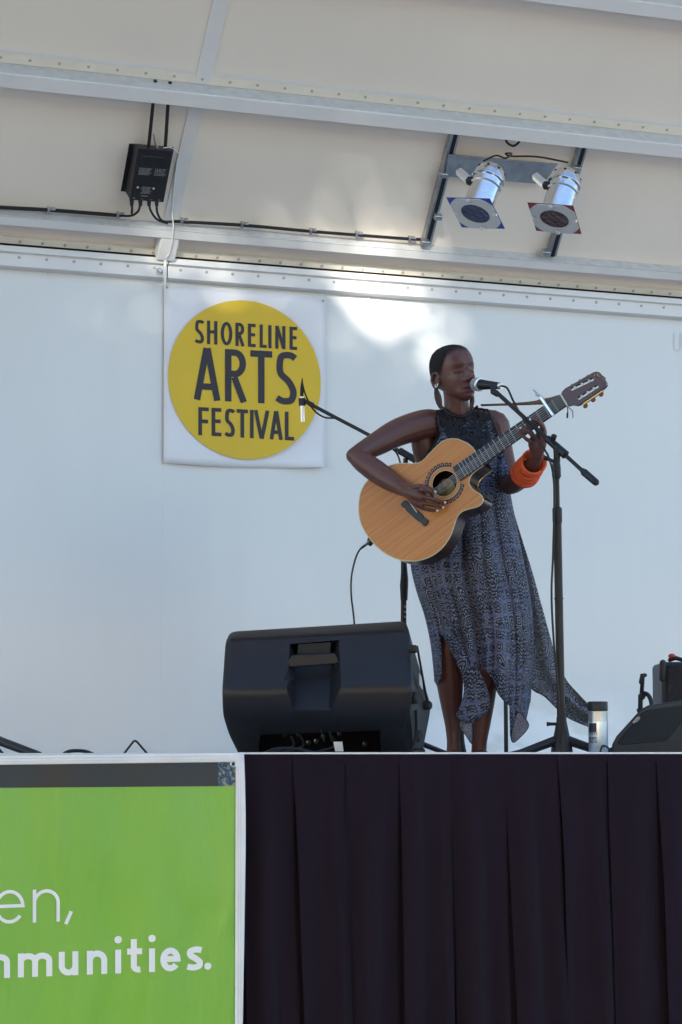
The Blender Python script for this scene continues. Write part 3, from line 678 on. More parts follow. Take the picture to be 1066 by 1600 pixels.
for (r0, r1, d0) in ((.0055, .0105, 0),):
    for k in range(n):
        a0, a1 = 2 * math.pi * k / n, 2 * math.pi * (k + 1) / n
        P = lambda a, r, d: gp + Vector((math.cos(a) * r, -d, math.sin(a) * r))
        m.add([P(a0, r1, 0), P(a1, r1, 0), P(a1, (r0 + r1) / 2, .003), P(a0, (r0 + r1) / 2, .003), P(a1, r0, .001), P(a0, r0, .001)], [(0, 1, 2, 3), (3, 2, 4, 5)])
m.build('grommet', M['silver'], bn); MB().lathe(gp, (0, -1, 0), [(-.001, .0056), (.0005, .0056)], 16).build('grommet_hole', M['ink'], bn)
b_ = lambda a: a / 2.665; by = lambda a: 1130 + a / 2.665
m = MB(); text(m, [('e', b_(-22), b_(103)), ('n', b_(137), b_(250))], lin(b_(0), by(695), b_(250), by(690)), lin(b_(0), by(836), b_(250), by(826)), 5.4, lambda x, y: bpt(x, y, .0025))
text(m, [(',', b_(268), b_(310))], lin(0, by(690), 1, by(690)), lin(0, by(825), 1, by(825)), 5.4, lambda x, y: bpt(x, y, .0025))
m.build('lettering', M['textwhite'], bn, smooth=False, fix=False)
m = MB()
text(m, [(c_, b_(a), b_(b)) for c_, a, b in [('c', -296, -218), ('o', -203, -118), ('m', -98, 42), ('m', 75, 218), ('u', 245, 327), ('n', 362, 447), ('i', 479, 506), ('t', 530, 592), ('i', 620, 647), ('e', 668, 752), ('s', 778, 845), ('.', 851, 881)]],
     lin(b_(0), by(962), b_(880), by(928)), lin(b_(0), by(1062), b_(880), by(1026)), 9.4, lambda x, y: bpt(x, y, .0025))
m.build('lettering', M['textwhite'], bn, smooth=False, fix=False)

# ================================================================== SINGER
def head_frame():
    c = U(709.5, 584, 8.44)
    yaw = R(31); fw = RT * math.sin(yaw) - Vector((FWD.x, FWD.y, 0)).normalized() * math.cos(yaw)
    fw = (fw + Vector((0, 0, 1)) * .08).normalized(); rt = fw.cross(Vector((0, 0, 1))).normalized(); up = rt.cross(fw)
    rl = R(7); rt2 = rt * math.cos(rl) - up * math.sin(rl); up2 = rt.cross(fw) * math.cos(rl) + rt * math.sin(rl)
    return c, rt2, fw, up2
HC, HR, HF, HU = head_frame()     # centre (eye level), her right hand side = HR, forward, up
def G(x, c, s): return math.exp(-((x - c) / s) ** 2)
HZ = [-.116, -.112, -.10, -.085, -.06, -.03, 0, .03, .06, .085, .1, .108, .111]
HW = [.006, .015, .030, .042, .055, .066, .073, .075, .071, .060, .044, .024, .008]
HFr = [.064, .072, .081, .083, .083, .084, .086, .090, .085, .068, .045, .020, -.005]
HB = [.045, .035, .02, -.0, -.045, -.09, -.100, -.103, -.098, -.083, -.062, -.042, -.022]
def head_pt(a, z, inflate=0.):
    w = cat1(HZ, HW, z); f = cat1(HZ, HFr, z); b = cat1(HZ, HB, z)
    cy = (f * .45 + b * .55); x = math.sin(a); y = math.cos(a)
    e = .82 if z < -.02 else .92
    sx = math.copysign(abs(x) ** e, x); sy = math.copysign(abs(y) ** (1. if y < 0 else .95), y)
    X = w * sx; Y = cy + (f - cy if y > 0 else cy - b) * sy
    fr = max(0, y); ax_ = abs(X)
    dy = 0
    dy += .036 * G(X, 0, .0105) * (G(z, -.037, .011) + .55 * G(z, -.02, .014) + .2 * G(z, -.004, .012))
    dy += .015 * G(ax_, .014, .008) * G(z, -.042, .008)
    dy -= .012 * G(ax_, .031, .015) * G(z, -.002, .010)
    dy += .0105 * G(ax_, .031, .012) * G(z, -.007, .0075)
    dy += .006 * G(ax_, .028, .02) * G(z, .019, .007) - .004 * G(X, 0, .012) * G(z, .008, .008)
    dy += .014 * G(X, 0, .022) * G(z, -.067, .0065) + .015 * G(X, 0, .02) * G(z, -.084, .007)
    dy -= .012 * G(X, 0, .016) * G(z, -.0755, .0035)
    dy -= .004 * G(X, 0, .02) * G(z, -.093, .005) ; dy += .008 * G(X, 0, .018) * G(z, -.103, .009)
    dy += .006 * G(ax_, .044, .018) * G(z, -.034, .018) - .004 * G(ax_, .045, .015) * G(z, -.07, .014)
    dy -= .003 * G(ax_, .024, .005) * G(z, -.055, .018)
    Y += dy * (fr ** .5 if fr > 0 else 0)
    v = Vector((X, Y, z)); 
    if inflate:
        n = Vector((X, Y - cy, (z - .02))).normalized(); v += n * inflate
    return v
def hw_(v): return HC - HR * v.x * -1 + HF * v.y + HU * v.z if False else HC + HR * v.x + HF * v.y + HU * v.z
body = MB()
nz, na = 110, 120
rsn = []
for i in range(nz + 1):
    t = i / nz; z = -.116 + .227 * (.5 - .5 * math.cos(math.pi * t)) * .35 + .227 * t * .65
    rsn.append([hw_(head_pt(2 * math.pi * j / na, min(z, .111))) for j in range(na)])
body.rings(rsn)
def chain(pts, dome=True, sub=4, n=16):
    P = catmull([U(p[0], p[1], p[2]) for p in pts], sub); rr = catmull([(p[3], 0, 0) for p in pts], sub); body.tube(P, [q.x for q in rr], n, dome=dome)
def wchain(P, rad, sub=4, n=16):
    PP = catmull(P, sub); rr = catmull([(r, 0, 0) for r in rad], sub); body.tube(PP, [q.x for q in rr], n, dome=True)
# ears
for sgn in (1, -1):
    ec = hw_(Vector((sgn * .074, -.012, -.022)))
    m3 = []
    for k in range(13):
        a = R(-70 + k * 26); m3.append(ec + HU * (.030 * math.sin(a)) * (1 if math.sin(a) > 0 else .9) + HF * (-.002 - .015 * math.cos(a + .2)) * (1.15 if math.sin(a) > 0 else .8) + HR * sgn * (.006 + .006 * math.cos(a)))
    body.tube(m3, .0052, 8, dome=True)
    body.ball(ec - HU * .024 + HR * sgn * .003 + HF * .003, (.009, .009, .010), 8)
    body.ball(ec + HR * sgn * .0, (.008, .012, .02), 8)
# neck, shoulders, torso
chain([(709, 594, 8.455, .050), (711, 608, 8.46, .0465), (713, 624, 8.465, .0465), (714, 640, 8.47, .0485), (718, 652, 8.48, .054), (722, 672, 8.5, .075)])
chain([(670, 664, 8.475, .052), (697, 659, 8.49, .051), (722, 655, 8.5, .05), (750, 658, 8.5, .051), (774, 664, 8.5, .053)])
chain([(658, 682, 8.47, .04), (663, 704, 8.48, .045), (672, 728, 8.49, .045), (684, 756, 8.5, .04)])
def ell(rings_, n=28):
    rs = []
    for (px, py, hw, hd, Z) in rings_:
        c = U(px, py, Z); rs.append([c + RT * (hw / F * Z * math.cos(2 * math.pi * j / n)) + Vector((FWD.x, FWD.y, 0)).normalized() * (hd * math.sin(2 * math.pi * j / n)) for j in range(n)])
    body.rings(rs)
ell([(724, 655, 20, .04, 8.5), (725, 668, 46, .075, 8.5), (727, 690, 52, .098, 8.49), (728, 715, 54, .108, 8.49), (730, 745, 46, .09, 8.5), (734, 785, 37, .075, 8.5), (738, 830, 45, .09, 8.5), (740, 870, 56, .105, 8.5), (740, 905, 58, .1, 8.5), (739, 930, 50, .08, 8.5)])
for px in (701, 748): body.ball(U(px, 712, 8.43), (.058, .05, .055), 16)
# legs and feet
def zfl(px, Z): 
    p = U(px, 1172, Z); return p
chain([(712, 890, 8.5, .078), (705, 960, 8.47, .064), (700, 1010, 8.45, .053), (700, 1030, 8.45, .05), (702.5, 1060, 8.46, .0525), (705, 1095, 8.465, .043), (707.5, 1130, 8.46, .031), (708.5, 1155, 8.455, .0255), (709, 1172, 8.455, .027), (709, 1186, 8.455, .03)])
chain([(764, 890, 8.5, .078), (767, 960, 8.49, .064), (766, 1010, 8.48, .053), (764, 1030, 8.48, .05), (757, 1066, 8.49, .0505), (754, 1100, 8.49, .045), (752, 1130, 8.485, .036), (749.5, 1155, 8.48, .030), (748.5, 1172, 8.48, .029), (748, 1186, 8.48, .031)])
toe = (-Vector((FWD.x, FWD.y, 0))).normalized()
for (px, Z, tw) in ((709, 8.455, -.15), (748, 8.48, .35)):
    a = U(px, 1172, Z); a.z = ZFLOOR; d = (toe + RT * tw).normalized(); s_ = d.cross(Vector((0, 0, 1)))
    wchain([a - d * .045 + Vector((0, 0, .03)), a + d * .02 + Vector((0, 0, .035)), a + d * .09 + Vector((0, 0, .028)), a + d * .145 + Vector((0, 0, .02))], [.026, .03, .026, .016])
    wchain([a + d * .06 + s_ * .02 + Vector((0, 0, .022)), a + d * .13 + s_ * .018 + Vector((0, 0, .016))], [.02, .014])
    wchain([a + d * .06 - s_ * .02 + Vector((0, 0, .022)), a + d * .12 - s_ * .022 + Vector((0, 0, .015))], [.02, .013])
# right arm (towards the left of the picture)
chain([(690, 664, 8.48, .05), (672, 662, 8.465, .056), (650, 666, 8.44, .0555), (619, 677, 8.39, .052), (590, 693, 8.33, .045), (566, 706, 8.285, .037), (554, 712, 8.275, .031)])
chain([(553, 712, 8.275, .029), (566, 721, 8.26, .039), (586, 735, 8.235, .0425), (608, 750, 8.19, .038), (630, 763, 8.13, .028), (643, 769, 8.085, .025)])
# right hand
def fing(pts, r0=.0085, r1=.0064):
    n = len(pts); P = catmull([U(*p) for p in pts], 4); m_ = len(P); body.tube(P, [r0 + (r1 - r0) * i / (m_ - 1) + (.0006 if i in (4, 8) else 0) for i in range(m_)], 10, dome=True)
chain([(638, 767, 8.09, .024), (648, 772, 8.065, .024), (657, 776, 8.055, .023)])
chain([(640, 772, 8.095, .02), (650, 782, 8.07, .021), (657, 787, 8.06, .018)])
fing([(650, 766, 8.05), (662, 765, 8.03), (672, 768, 8.04), (676, 776, 8.075)], .0095, .0068)
fing([(645, 762, 8.06), (656, 760, 8.035), (668, 762, 8.05), (679, 768, 8.075)], .0105, .0072)
fing([(655, 775, 8.05), (669, 778, 8.035), (682, 782, 8.05), (694, 785, 8.085)], .009)
fing([(653, 783, 8.055), (667, 787, 8.045), (680, 790, 8.06), (691, 793, 8.09)], .0088)
fing([(650, 789, 8.065), (661, 794, 8.06), (672, 797, 8.075), (682, 798, 8.095)], .0078, .0058)
# left arm
chain([(756, 662, 8.49, .048), (773, 664, 8.5, .055), (779, 682, 8.495, .048), (784, 704, 8.49, .043), (789, 728, 8.46, .042), (794, 748, 8.42, .041), (797, 757, 8.39, .038)])
chain([(797, 758, 8.38, .036), (806, 752, 8.32, .041), (818, 742, 8.24, .037), (830, 728, 8.14, .029), (838, 714, 8.075, .0235), (841, 704, 8.05, .0225)])
chain([(841, 706, 8.05, .022), (843, 694, 8.04, .026), (845, 684, 8.03, .024)])
chain([(836, 703, 8.045, .018), (834, 694, 8.03, .02), (834, 688, 8.02, .017)])
fing([(849, 682, 8.02), (848, 668, 7.985), (840, 657, 7.975), (830, 655, 7.992)], .0095, .007)
fing([(844, 684, 8.015), (840, 672, 7.98), (832, 664, 7.975), (824, 663, 7.995)], .0095, .007)
fing([(837, 688, 8.015), (831, 679, 7.98), (822, 671, 7.98), (815, 669, 8.0)], .0092, .007)
fing([(831, 691, 8.02), (824, 687, 7.99), (816, 680, 7.99), (811, 675, 8.008)], .008, .006)
fing([(838, 702, 8.05), (848, 690, 8.075), (851, 676, 8.085), (848, 664, 8.08)], .011, .008)

sg = thing('person', 'singer with cropped hair in a patterned dress playing guitar at the microphone', 'person', (U(728, 1172, 8.47).x, U(728, 1172, 8.47).y, ZFLOOR))
def remeshed(mb, vox, it):
    me = bpy.data.meshes.new('tmp'); me.from_pydata([tuple(v) for v in mb.v], [], mb.f)
    b = bmesh.new(); b.from_mesh(me); bmesh.ops.recalc_face_normals(b, faces=b.faces); b.to_mesh(me); b.free()
    o = bpy.data.objects.new('tmp', me); COL.objects.link(o)
    k = o.modifiers.new('r', 'REMESH'); k.mode = 'VOXEL'; k.voxel_size = vox; k.use_smooth_shade = True
    k = o.modifiers.new('s', 'SMOOTH'); k.factor = .5; k.iterations = it
    dg = bpy.context.evaluated_depsgraph_get(); me2 = bpy.data.meshes.new_from_object(o.evaluated_get(dg)); bpy.data.objects.remove(o); return me2
bme = remeshed(body, .0024, 3); bme.name = 'body'
bme.polygons.foreach_set('use_smooth', [True] * len(bme.polygons))
col = bme.color_attributes.new('Col', 'FLOAT_COLOR', 'POINT')
def hline(a): return cat1([0, .35, .62, .85, 1.0, 1.15, 1.3, 1.5, 1.7, 1.9, 3.2], [.076, .074, .068, .058, .046, .024, .002, -.008, -.015, -.026, -.034], abs((a + math.pi) % (2 * math.pi) - math.pi))
hline_ = hline
base = Vector((.118, .043, .031)); lip = Vector((.15, .04, .045)); dk = Vector((.02, .01, .008))
vals = []
for v in bme.vertices:
    q = v.co - HC; c_ = base.copy(); al = 1.
    if q.length < .16:
        X, Y, z = q.dot(HR), q.dot(HF), q.dot(HU); ax_ = abs(X)
        if Y > .03:
            br = G(z, .0165 + .004 * math.cos((ax_ - .03) * 60), .003) * (1 if .013 < ax_ < .052 else 0)
            lash = G(z, -.0115 + (ax_ - .031) ** 2 * 10, .0034) * (1 if .016 < ax_ < .047 else 0)
            k = min(1, br * .6 + lash * 1.); c_ = c_.lerp(dk, k); al = 1 - k
            l = min(1, (G(z, -.069, .006) + G(z, -.082, .0065))) * (1 if ax_ < .023 else max(0, 1 - (ax_ - .023) / .004)); c_ = c_.lerp(lip, l * .8)
            mo = G(z, -.0755, .0028) * G(X, 0, .017); c_ = c_.lerp(dk * .6, mo)
            nn = G(ax_, .009, .0045) * G(z, -.049, .0035); c_ = c_.lerp(dk, nn)
            ck = 0 * G(ax_, .04, .02) * G(z, -.04, .02); c_ = c_.lerp(Vector((.16, .055, .03)), ck * .6)
        cyh = cat1(HZ, HFr, min(max(z, -.115), .11)) * .55 + cat1(HZ, HB, min(max(z, -.115), .11)) * .45
        hz = hline_(math.atan2(X, Y - cyh)); hk = min(1, max(0, (z - hz + .012 + .006 * noise.noise(q * 150)) / .026)); hk = hk * hk * (3 - 2 * hk)
        ear = ax_ > .0745 and z < .012 and q.length < .11
        if z > -.075 and not ear: c_ = c_.lerp(Vector((.014, .0095, .009)), hk); al = min(al, 1 - hk)
    vals += [c_.x, c_.y, c_.z, al]
col.data.foreach_set('color', vals)
bme.materials.clear(); bme.materials.append(M['skin'])
bo = bpy.data.objects.new('body', bme); link(bo, sg)
bvh = BVHTree.FromPolygons([v.co for v in bme.vertices], [tuple(p.vertices) for p in bme.polygons])
# hair cap
hm = MB(); n1, n2 = 160, 240; idx = {}; 
pts = [[hw_(head_pt(2 * math.pi * j / n2, -.075 + .186 * i / n1, .0006)) for j in range(n2)] for i in range(n1 + 1)]
def hairy(a, z):
    return z > hline(a) + .022
fs = []
for i in range(n1):
    for j in range(n2):
        if hairy(2 * math.pi * (j + .5) / n2, -.075 + .186 * (i + .5) / n1): fs.append((i * n2 + j, i * n2 + (j + 1) % n2, (i + 1) * n2 + (j + 1) % n2, (i + 1) * n2 + j))
hm.add([p for r in pts for p in r], fs); hm.add([], [tuple(n1 * n2 + j for j in range(n2))] if False else [])
hm.f.append(tuple(n1 * n2 + j for j in range(n2)))
hm.build('hair', M['hair'], sg, auto=False, solid=.0006)
# nails
for (px, py, Z, a) in ((680, 768.5, 8.064, .3), (695, 785, 8.077, .1), (692, 793, 8.082, .1), (683, 798, 8.088, .1), (829, 655.5, 7.986, 0), (822.5, 663, 7.987, 0), (814, 668.5, 7.992, 0)):
    m = MB().ball((0, 0, 0), 1, 8); d = RT * math.cos(a) - UP * math.sin(a); e_ = RT * math.sin(a) + UP * math.cos(a)
    m.v = [U(px, py, Z) + d * p.x * .0062 + e_ * p.y * .0042 + FWD * p.z * .0025 for p in m.v]; m.build('nail', M['nail'], sg)
# ring, earrings
for (x0, y0, x1, y1, Z, sc) in ((681, 606, 686, 640, 8.37, 1), (739, 616, 737, 642, 8.42, .7)):
    a, b = U(x0, y0, Z), U(x1 + (3 if sc == 1 else -1), y1, Z); ax_ = (b - a); L_ = ax_.length; ax_.normalize(); sdv = (RT - ax_ * RT.dot(ax_)).normalized(); fv = ax_.cross(sdv)
    rs = [[a + ax_ * L_ * t + (sdv * math.cos(k * math.pi / 8) * .0135 * sc * w + fv * math.sin(k * math.pi / 8) * .004 * w) for k in range(16)] for t, w in ((0, .1), (.06, .5), (.2, .8), (.45, 1), (.7, .85), (.9, .5), (1, .08))]
    e_ = MB().rings(rs).build('earring', M['dkwood'], sg)
    if sc == 1:
        MB().tube(catmull([a + UP * .016 + RT * .008, a + UP * .01 - RT * .002, a + UP * .001, a + UP * .006 + RT * .005, a + UP * .016 + RT * .009], 4), .0011, 6).build('hook', M['silver'], e_)
# bracelets
f0, f1 = U(820, 741, 8.225), U(834, 722, 8.10); ax_ = (f1 - f0).normalized(); s1 = ax_.cross(Vector((0, 0, 1))).normalized(); s2 = ax_.cross(s1); rn = random.Random(5)
for k in range(9):
    t = k / 8; c = f0.lerp(f1, t) ; rr = .049 - .006 * t + rn.uniform(-.002, .002); tilt = rn.uniform(-.12, .12); til2 = rn.uniform(-.12, .12)
    P = [c + (s1 * math.cos(a * math.pi / 16) + s2 * math.sin(a * math.pi / 16)) * rr + ax_ * rr * (tilt * math.cos(a * math.pi / 16) + til2 * math.sin(a * math.pi / 16)) for a in range(33)]
    MB().tube(P, .0056, 8, cap=False).build('bracelet', M['orange'], sg)

# ---- dress
def uvgrid(mb, uvs, name, m, parent, solid=.0015, auto=False):
    o = mb.build(name, m, parent, auto=auto, solid=solid, fix=False); me = o.data; ul = me.uv_layers.new(name='UV')
    for p in me.polygons:
        for li in p.loop_indices: ul.data[li].uv = uvs[me.loops[li].vertex_index]
    return o
def cast(px, py, off, back=False):
    r = ray(px, py).normalized()
    if not back: h = bvh.ray_cast(C, r, 20)
    else: h = bvh.ray_cast(C + r * 12, -r, 20)
    if h[0] is None: return None
    return h[0] - r * off * (1 if not back else -1)
def smooth_heights(fl, fr, fb, y0, y1, nu, nv, off, zdef):
    g = []
    for j in range(nv + 1):
        y = y0 + (y1 - y0) * j / nv; xl, xr = fl(y), fr(y); row = []
        for i in range(nu + 1):
            x = xl + (xr - xl) * i / nu; p = cast(x, y, off, fb); row.append((x, y, (p - C).dot(FWD) if p is not None else None))
        g.append(row)
    z = [[c[2] if c[2] is not None else (zdef) for c in r] for r in g]
    for _ in range(6):
        z = [[(z[j][i] * 2 + z[max(j - 1, 0)][i] + z[min(j + 1, nv)][i] + z[j][max(i - 1, 0)] + z[j][min(i + 1, nu)]) / 6 for i in range(nu + 1)] for j in range(nv + 1)]
    return g, z
DR = []
fl = lambda y: cat1([630, 640, 655, 675, 690, 705, 720, 745], [681, 681, 683, 683, 679, 670, 660, 655], y)
fr = lambda y: cat1([630, 640, 655, 675, 690, 705, 720, 745], [761, 763, 771, 779, 783, 787, 791, 796], y)
dressm = MB(); duv = []
def add_cloth(g, z, us=1., shift=(0, 0), keep=None, ripple=None):
    nv, nu = len(g) - 1, len(g[0]) - 1; k = len(dressm.v); vs = []
    for j in range(nv + 1):
        for i in range(nu + 1):
            x, y, _ = g[j][i]; Z = z[j][i]
            if ripple: Z += ripple(x, y, i / nu, j / nv)
            vs.append(U(x, y, Z)); duv.append((x / F * 8.4 * us + shift[0], -y / F * 8.4 + shift[1]))
    fs = [(j * (nu + 1) + i, j * (nu + 1) + i + 1, (j + 1) * (nu + 1) + i + 1, (j + 1) * (nu + 1) + i) for j in range(nv) for i in range(nu) if (keep is None or keep(g[j][i][0], g[j][i][1])) and (g[j][i][2] is not None or g[j][i][1] > 690)]
    dressm.add(vs, fs)
neck = lambda x, y: not (y < 650 - ((x - 718) / 27) ** 2 * 14 and 692 < x < 744)
g1, z1 = smooth_heights(fl, fr, False, 634, 745, 60, 60, .009, 8.42)
add_cloth(g1, z1, keep=lambda x, y: neck(x, y) and y > 654, ripple=lambda x, y, u, v: .004 * math.sin(x * .35) * v)
gb, zb = smooth_heights(fl, fr, True, 640, 745, 40, 30, .006, 8.58)
add_cloth(gb, zb)
# skirt tube
TY = [700, 740, 790, 830, 880, 920, 960, 1000, 1040, 1080, 1120, 1165]
TL = [668, 658, 652, 647, 642, 650, 663, 672, 677, 680, 683, 686]
TR_ = [783, 792, 801, 809, 819, 827, 832, 834, 833, 830, 828, 826]
TD = [.115, .13, .14, .15, .165, .17, .175, .18, .18, .18, .175, .17]
HEMX = [664, 676, 684, 690, 700, 716, 727, 742, 757, 766, 776, 788, 798, 800.5, 806, 816, 826, 833]
HEMY = [1050, 1072, 1058, 990, 1004, 1028, 1040, 1046, 1046, 1058, 1074, 1094, 1103, 1150, 1160, 1150, 1134, 1098]
def lint(xs, ys, x):
    if x <= xs[0]: return ys[0]
    for i in range(len(xs) - 1):
        if x <= xs[i + 1]: return ys[i] + (ys[i + 1] - ys[i]) * (x - xs[i]) / (xs[i + 1] - xs[i])
    return ys[-1]
NA, NV = 300, 90
def tube_pt(a, y):
    xl, xr, hd = cat1(TY, TL, y), cat1(TY, TR_, y), cat1(TY, TD, y); cx, hwid = (xl + xr) / 2, (xr - xl) / 2
    k = min(1, max(0, (y - 720) / 330))
    f1 = 1 - abs(math.sin(a * 5.5 + .6 + .9 * math.sin(a * 2) + (y - 900) * .0012)) ** .7
    f2 = 1 - abs(math.sin(a * 10.5 + 2 + .6 * math.sin(a * 3 + y * .006))) ** .8
    fo = .9 * f1 + .5 * f2 - .5 + .25 * math.sin(a * 3 + y * .008)
    rp = (.008 + .062 * k) * -fo * -1; cs, sn = math.cos(a), math.sin(a)
    edge = abs(cs) ** 6
    return U(cx + hwid * cs * (1 + rp * .15 * (1 - edge)), y, 8.5 - (hd + .01 - rp * (1 - edge * .8)) * sn), cx + hwid * cs
vs = []; k0 = len(dressm.v); hems = []
arcs = [0.]
for i in range(NA):
    p0_, p1_ = tube_pt(2 * math.pi * i / NA, 930)[0], tube_pt(2 * math.pi * (i + 1) / NA, 930)[0]; arcs.append(arcs[-1] + (p1_ - p0_).length)
for i in range(NA):
    a = 2 * math.pi * i / NA; xx = tube_pt(a, 1000)[1]
    if math.sin(a) >= -.02: h = lint(HEMX, HEMY, xx)
    else: h = lint([664, 684, 690, 750, 800, 826], [1056, 1072, 1040, 1040, 1058, 1075], xx)
    hems.append(h)
for j in range(NV + 1):
    for i in range(NA):
        a = 2 * math.pi * i / NA; y = 700 + (hems[i] - 700) * j / NV
        p, xx = tube_pt(a, y); vs.append(p); duv.append((arcs[i], -y / F * 8.4))
skip = set()
for i in range(NA):
    if abs(hems[i] - hems[(i + 1) % NA]) > 30: skip.add(i)
dressm.add(vs, [(j * NA + i, j * NA + (i + 1) % NA, (j + 1) * NA + (i + 1) % NA, (j + 1) * NA + i) for j in range(NV) for i in range(NA) if not (i in skip and j > NV * .6)])
# twisted drape over the right shin
def strip(rows, Z0, amp, fr_, target, uvl, nu=24, zedge=.05, sub=6, us=1.):
    L_ = catmull([(r[1], r[0], r[3] if len(r) > 3 else Z0) for r in rows], sub); Rr = catmull([(r[2], r[0], r[3] if len(r) > 3 else Z0) for r in rows], sub); n = len(L_); vs = []
    for j in range(n):
        for i in range(nu + 1):
            u = i / nu; x = L_[j].x + (Rr[j].x - L_[j].x) * u; y = L_[j].y + (Rr[j].y - L_[j].y) * u; Z = L_[j].z + (Rr[j].z - L_[j].z) * u
            Z += -zedge * math.sin(math.pi * u) + amp * math.sin(u * fr_ + j * .12); vs.append(U(x, y, Z)); uvl.append((x / F * 8.4 * us + .3, -y / F * 8.4 + .17))
    target.add(vs, [(j * (nu + 1) + i, j * (nu + 1) + i + 1, (j + 1) * (nu + 1) + i + 1, (j + 1) * (nu + 1) + i) for j in range(n - 1) for i in range(nu)])
strip([(985, 686, 705), (1010, 702, 726), (1035, 713, 742), (1055, 722, 752), (1075, 725, 761), (1092, 723, 766), (1106, 718, 765), (1117, 713, 757), (1126, 722, 744), (1130, 730, 738)], 8.33, .006, 8, dressm, duv, zedge=.025)
DO = uvgrid(dressm, duv, 'dress', M['dress'], sg)
# sheer tail and pale undersides
tm = MB(); tuv = []
OUT = [(792, 755), (803, 800), (817, 846), (831, 890), (844, 937), (860, 995), (871, 1032), (885, 1062), (903, 1083), (921, 1102)]
INN = [(780, 765), (790, 820), (800, 870), (804, 920), (808, 960), (812, 1010), (828, 1071), (852, 1089), (884, 1119), (921, 1136)]
o_, i_ = catmull([(a, b, 0) for a, b in OUT], 8), catmull([(a, b, 0) for a, b in INN], 8)
nn_ = len(o_); vs = []
for j in range(nn_):
    v = j / (nn_ - 1)
    for i in range(31):
        u = i / 30; x = i_[j].x + (o_[j].x - i_[j].x) * u; y = i_[j].y + (o_[j].y - i_[j].y) * u
        Z = 8.56 - .06 * v + .03 * v * math.sin(u * 11 + v * 5) + .03 * math.sin(u * math.pi) * (1 - v); vs.append(U(x, y, Z)); tuv.append((x / F * 8.4 * .9 + v * .05, -y / F * 8.4))
tm.add(vs, [(j * 31 + i, j * 31 + i + 1, (j + 1) * 31 + i + 1, (j + 1) * 31 + i) for j in range(nn_ - 1) for i in range(30)])
uvgrid(tm, tuv, 'dress_tail', M['sheer'], DO, solid=.0008)
MB().tube([U(p.x, p.y, 8.54 - .06 * j / (nn_ - 1)) for j, p in enumerate(i_) if p.y > 1050], .002, 5).build('tail_hem', M['ink'], DO)
def pale(pts, Z, name='hem_underside'):
    P = catmull([(x, y, 0) for x, y in pts], 4, True); cxx = sum(p.x for p in P) / len(P); cyy = sum(p.y for p in P) / len(P)
    m = MB(); n = len(P); m.add([U(p.x, p.y, Z) for p in P] + [U((p.x + cxx) / 2, (p.y + cyy) / 2, Z + .008) for p in P] + [U(cxx, cyy, Z + .004)], [(i, (i + 1) % n, n + (i + 1) % n, n + i) for i in range(n)] + [(n + i, n + (i + 1) % n, 2 * n) for i in range(n)])
    pu = m.build(name, M['lining'], DO, auto=False, solid=.0008)
    MB().tube([U(p.x, p.y, Z - .001) for p in P] + [U(P[0].x, P[0].y, Z - .001)], .0016, 5).build('hem_stitch', M['ink'], DO)
pale([(809, 1113), (824, 1127), (825, 1138), (812, 1153), (802, 1160), (799, 1148)], 8.31)
pale([(719, 1126), (737, 1128), (739, 1150), (737, 1162), (726, 1146), (719, 1138)], 8.36)
pale([(776, 1064), (797, 1072), (800, 1100), (787, 1094), (777, 1080)], 8.36)
# crochet yoke
ym = MB(); g2, z2 = smooth_heights(fl, fr, False, 631, 712, 60, 50, .014, 8.41)
nu = 60
yv = [U(g2[j][i][0], g2[j][i][1], z2[j][i] - .001) for j in range(51) for i in range(61)]
yoke_keep = lambda x, y: neck(x, y) and (684 + max(0, y - 652) * .42 < x < 757 + max(0, y - 652) * .3 or y < 655) and y < 706 + 2 * math.sin(x * .6)
ym.add(yv, [(j * 61 + i, j * 61 + i + 1, (j + 1) * 61 + i + 1, (j + 1) * 61 + i) for j in range(50) for i in range(60) if yoke_keep(g2[j][i][0], g2[j][i][1]) and g2[j][i][2] is not None])
YO = ym.build('crochet_yoke', M['crochet'], DO, auto=False, solid=.002, fix=False)
nl = []
for k in range(25):
    x = 690 + 56 * k / 24; y = 651 - ((x - 718) / 27) ** 2 * 15; p = cast(x, y, .016); nl.append(p if p is not None else U(x, y, 8.44))
for _ in range(3): nl = [nl[0]] + [(nl[i - 1] + nl[i] * 2 + nl[i + 1]) / 4 for i in range(1, len(nl) - 1)] + [nl[-1]]
MB().tube(nl, .005, 8).build('neck_trim', M['cable'], YO)
for f_, s_ in ((fl, 1), (fr, -1)):
    P = []
    for k in range(20):
        y = 652 + 55 * k / 19; p = cast(f_(y) + s_ * 2, y, .012); P.append(p if p is not None else U(f_(y) + s_ * 2, y, 8.46))
    for _ in range(4): P = [P[0]] + [(P[i - 1] + P[i] * 2 + P[i + 1]) / 4 for i in range(1, len(P) - 1)] + [P[-1]]
    MB().tube(P, .005, 8).build('armhole_trim', M['cable'], YO)

# ================================================================== GUITAR
GN = (RT * .42 - UP * .20 + FWD * .885).normalized()     # from the front of the guitar to its back
G0 = U(695, 755.5, 8.12)
def GP(px, py, o=0.): return UN(px, py, G0, GN) - GN * o   # o = height above the soundboard
gt = thing('acoustic_guitar', 'cutaway classical guitar with orange cedar top held by the singer', 'guitar', G0)
OUTL = [(743, 706), (736, 697), (727, 691), (711, 685.5), (695, 688), (683, 697), (671.5, 708.6), (663.5, 717.5), (656, 722.5), (644, 724.5), (625, 724), (606, 728.7), (588.6, 739), (574, 752), (564.7, 767.6), (561, 787), (562, 809), (569, 828), (584, 849), (603, 865), (625, 874.5), (647.6, 876.7), (667, 872), (683, 863), (695.4, 850.5), (705, 834.6), (710.4, 818.6), (714.6, 807), (722.6, 799), (733.7, 795), (745, 792), (752.5, 787), (755, 780), (751, 773), (743.3, 768), (737, 763), (733, 755), (735, 745), (743, 736), (756, 727)]
OL = catmull([(a, b, 0) for a, b in OUTL], 4)
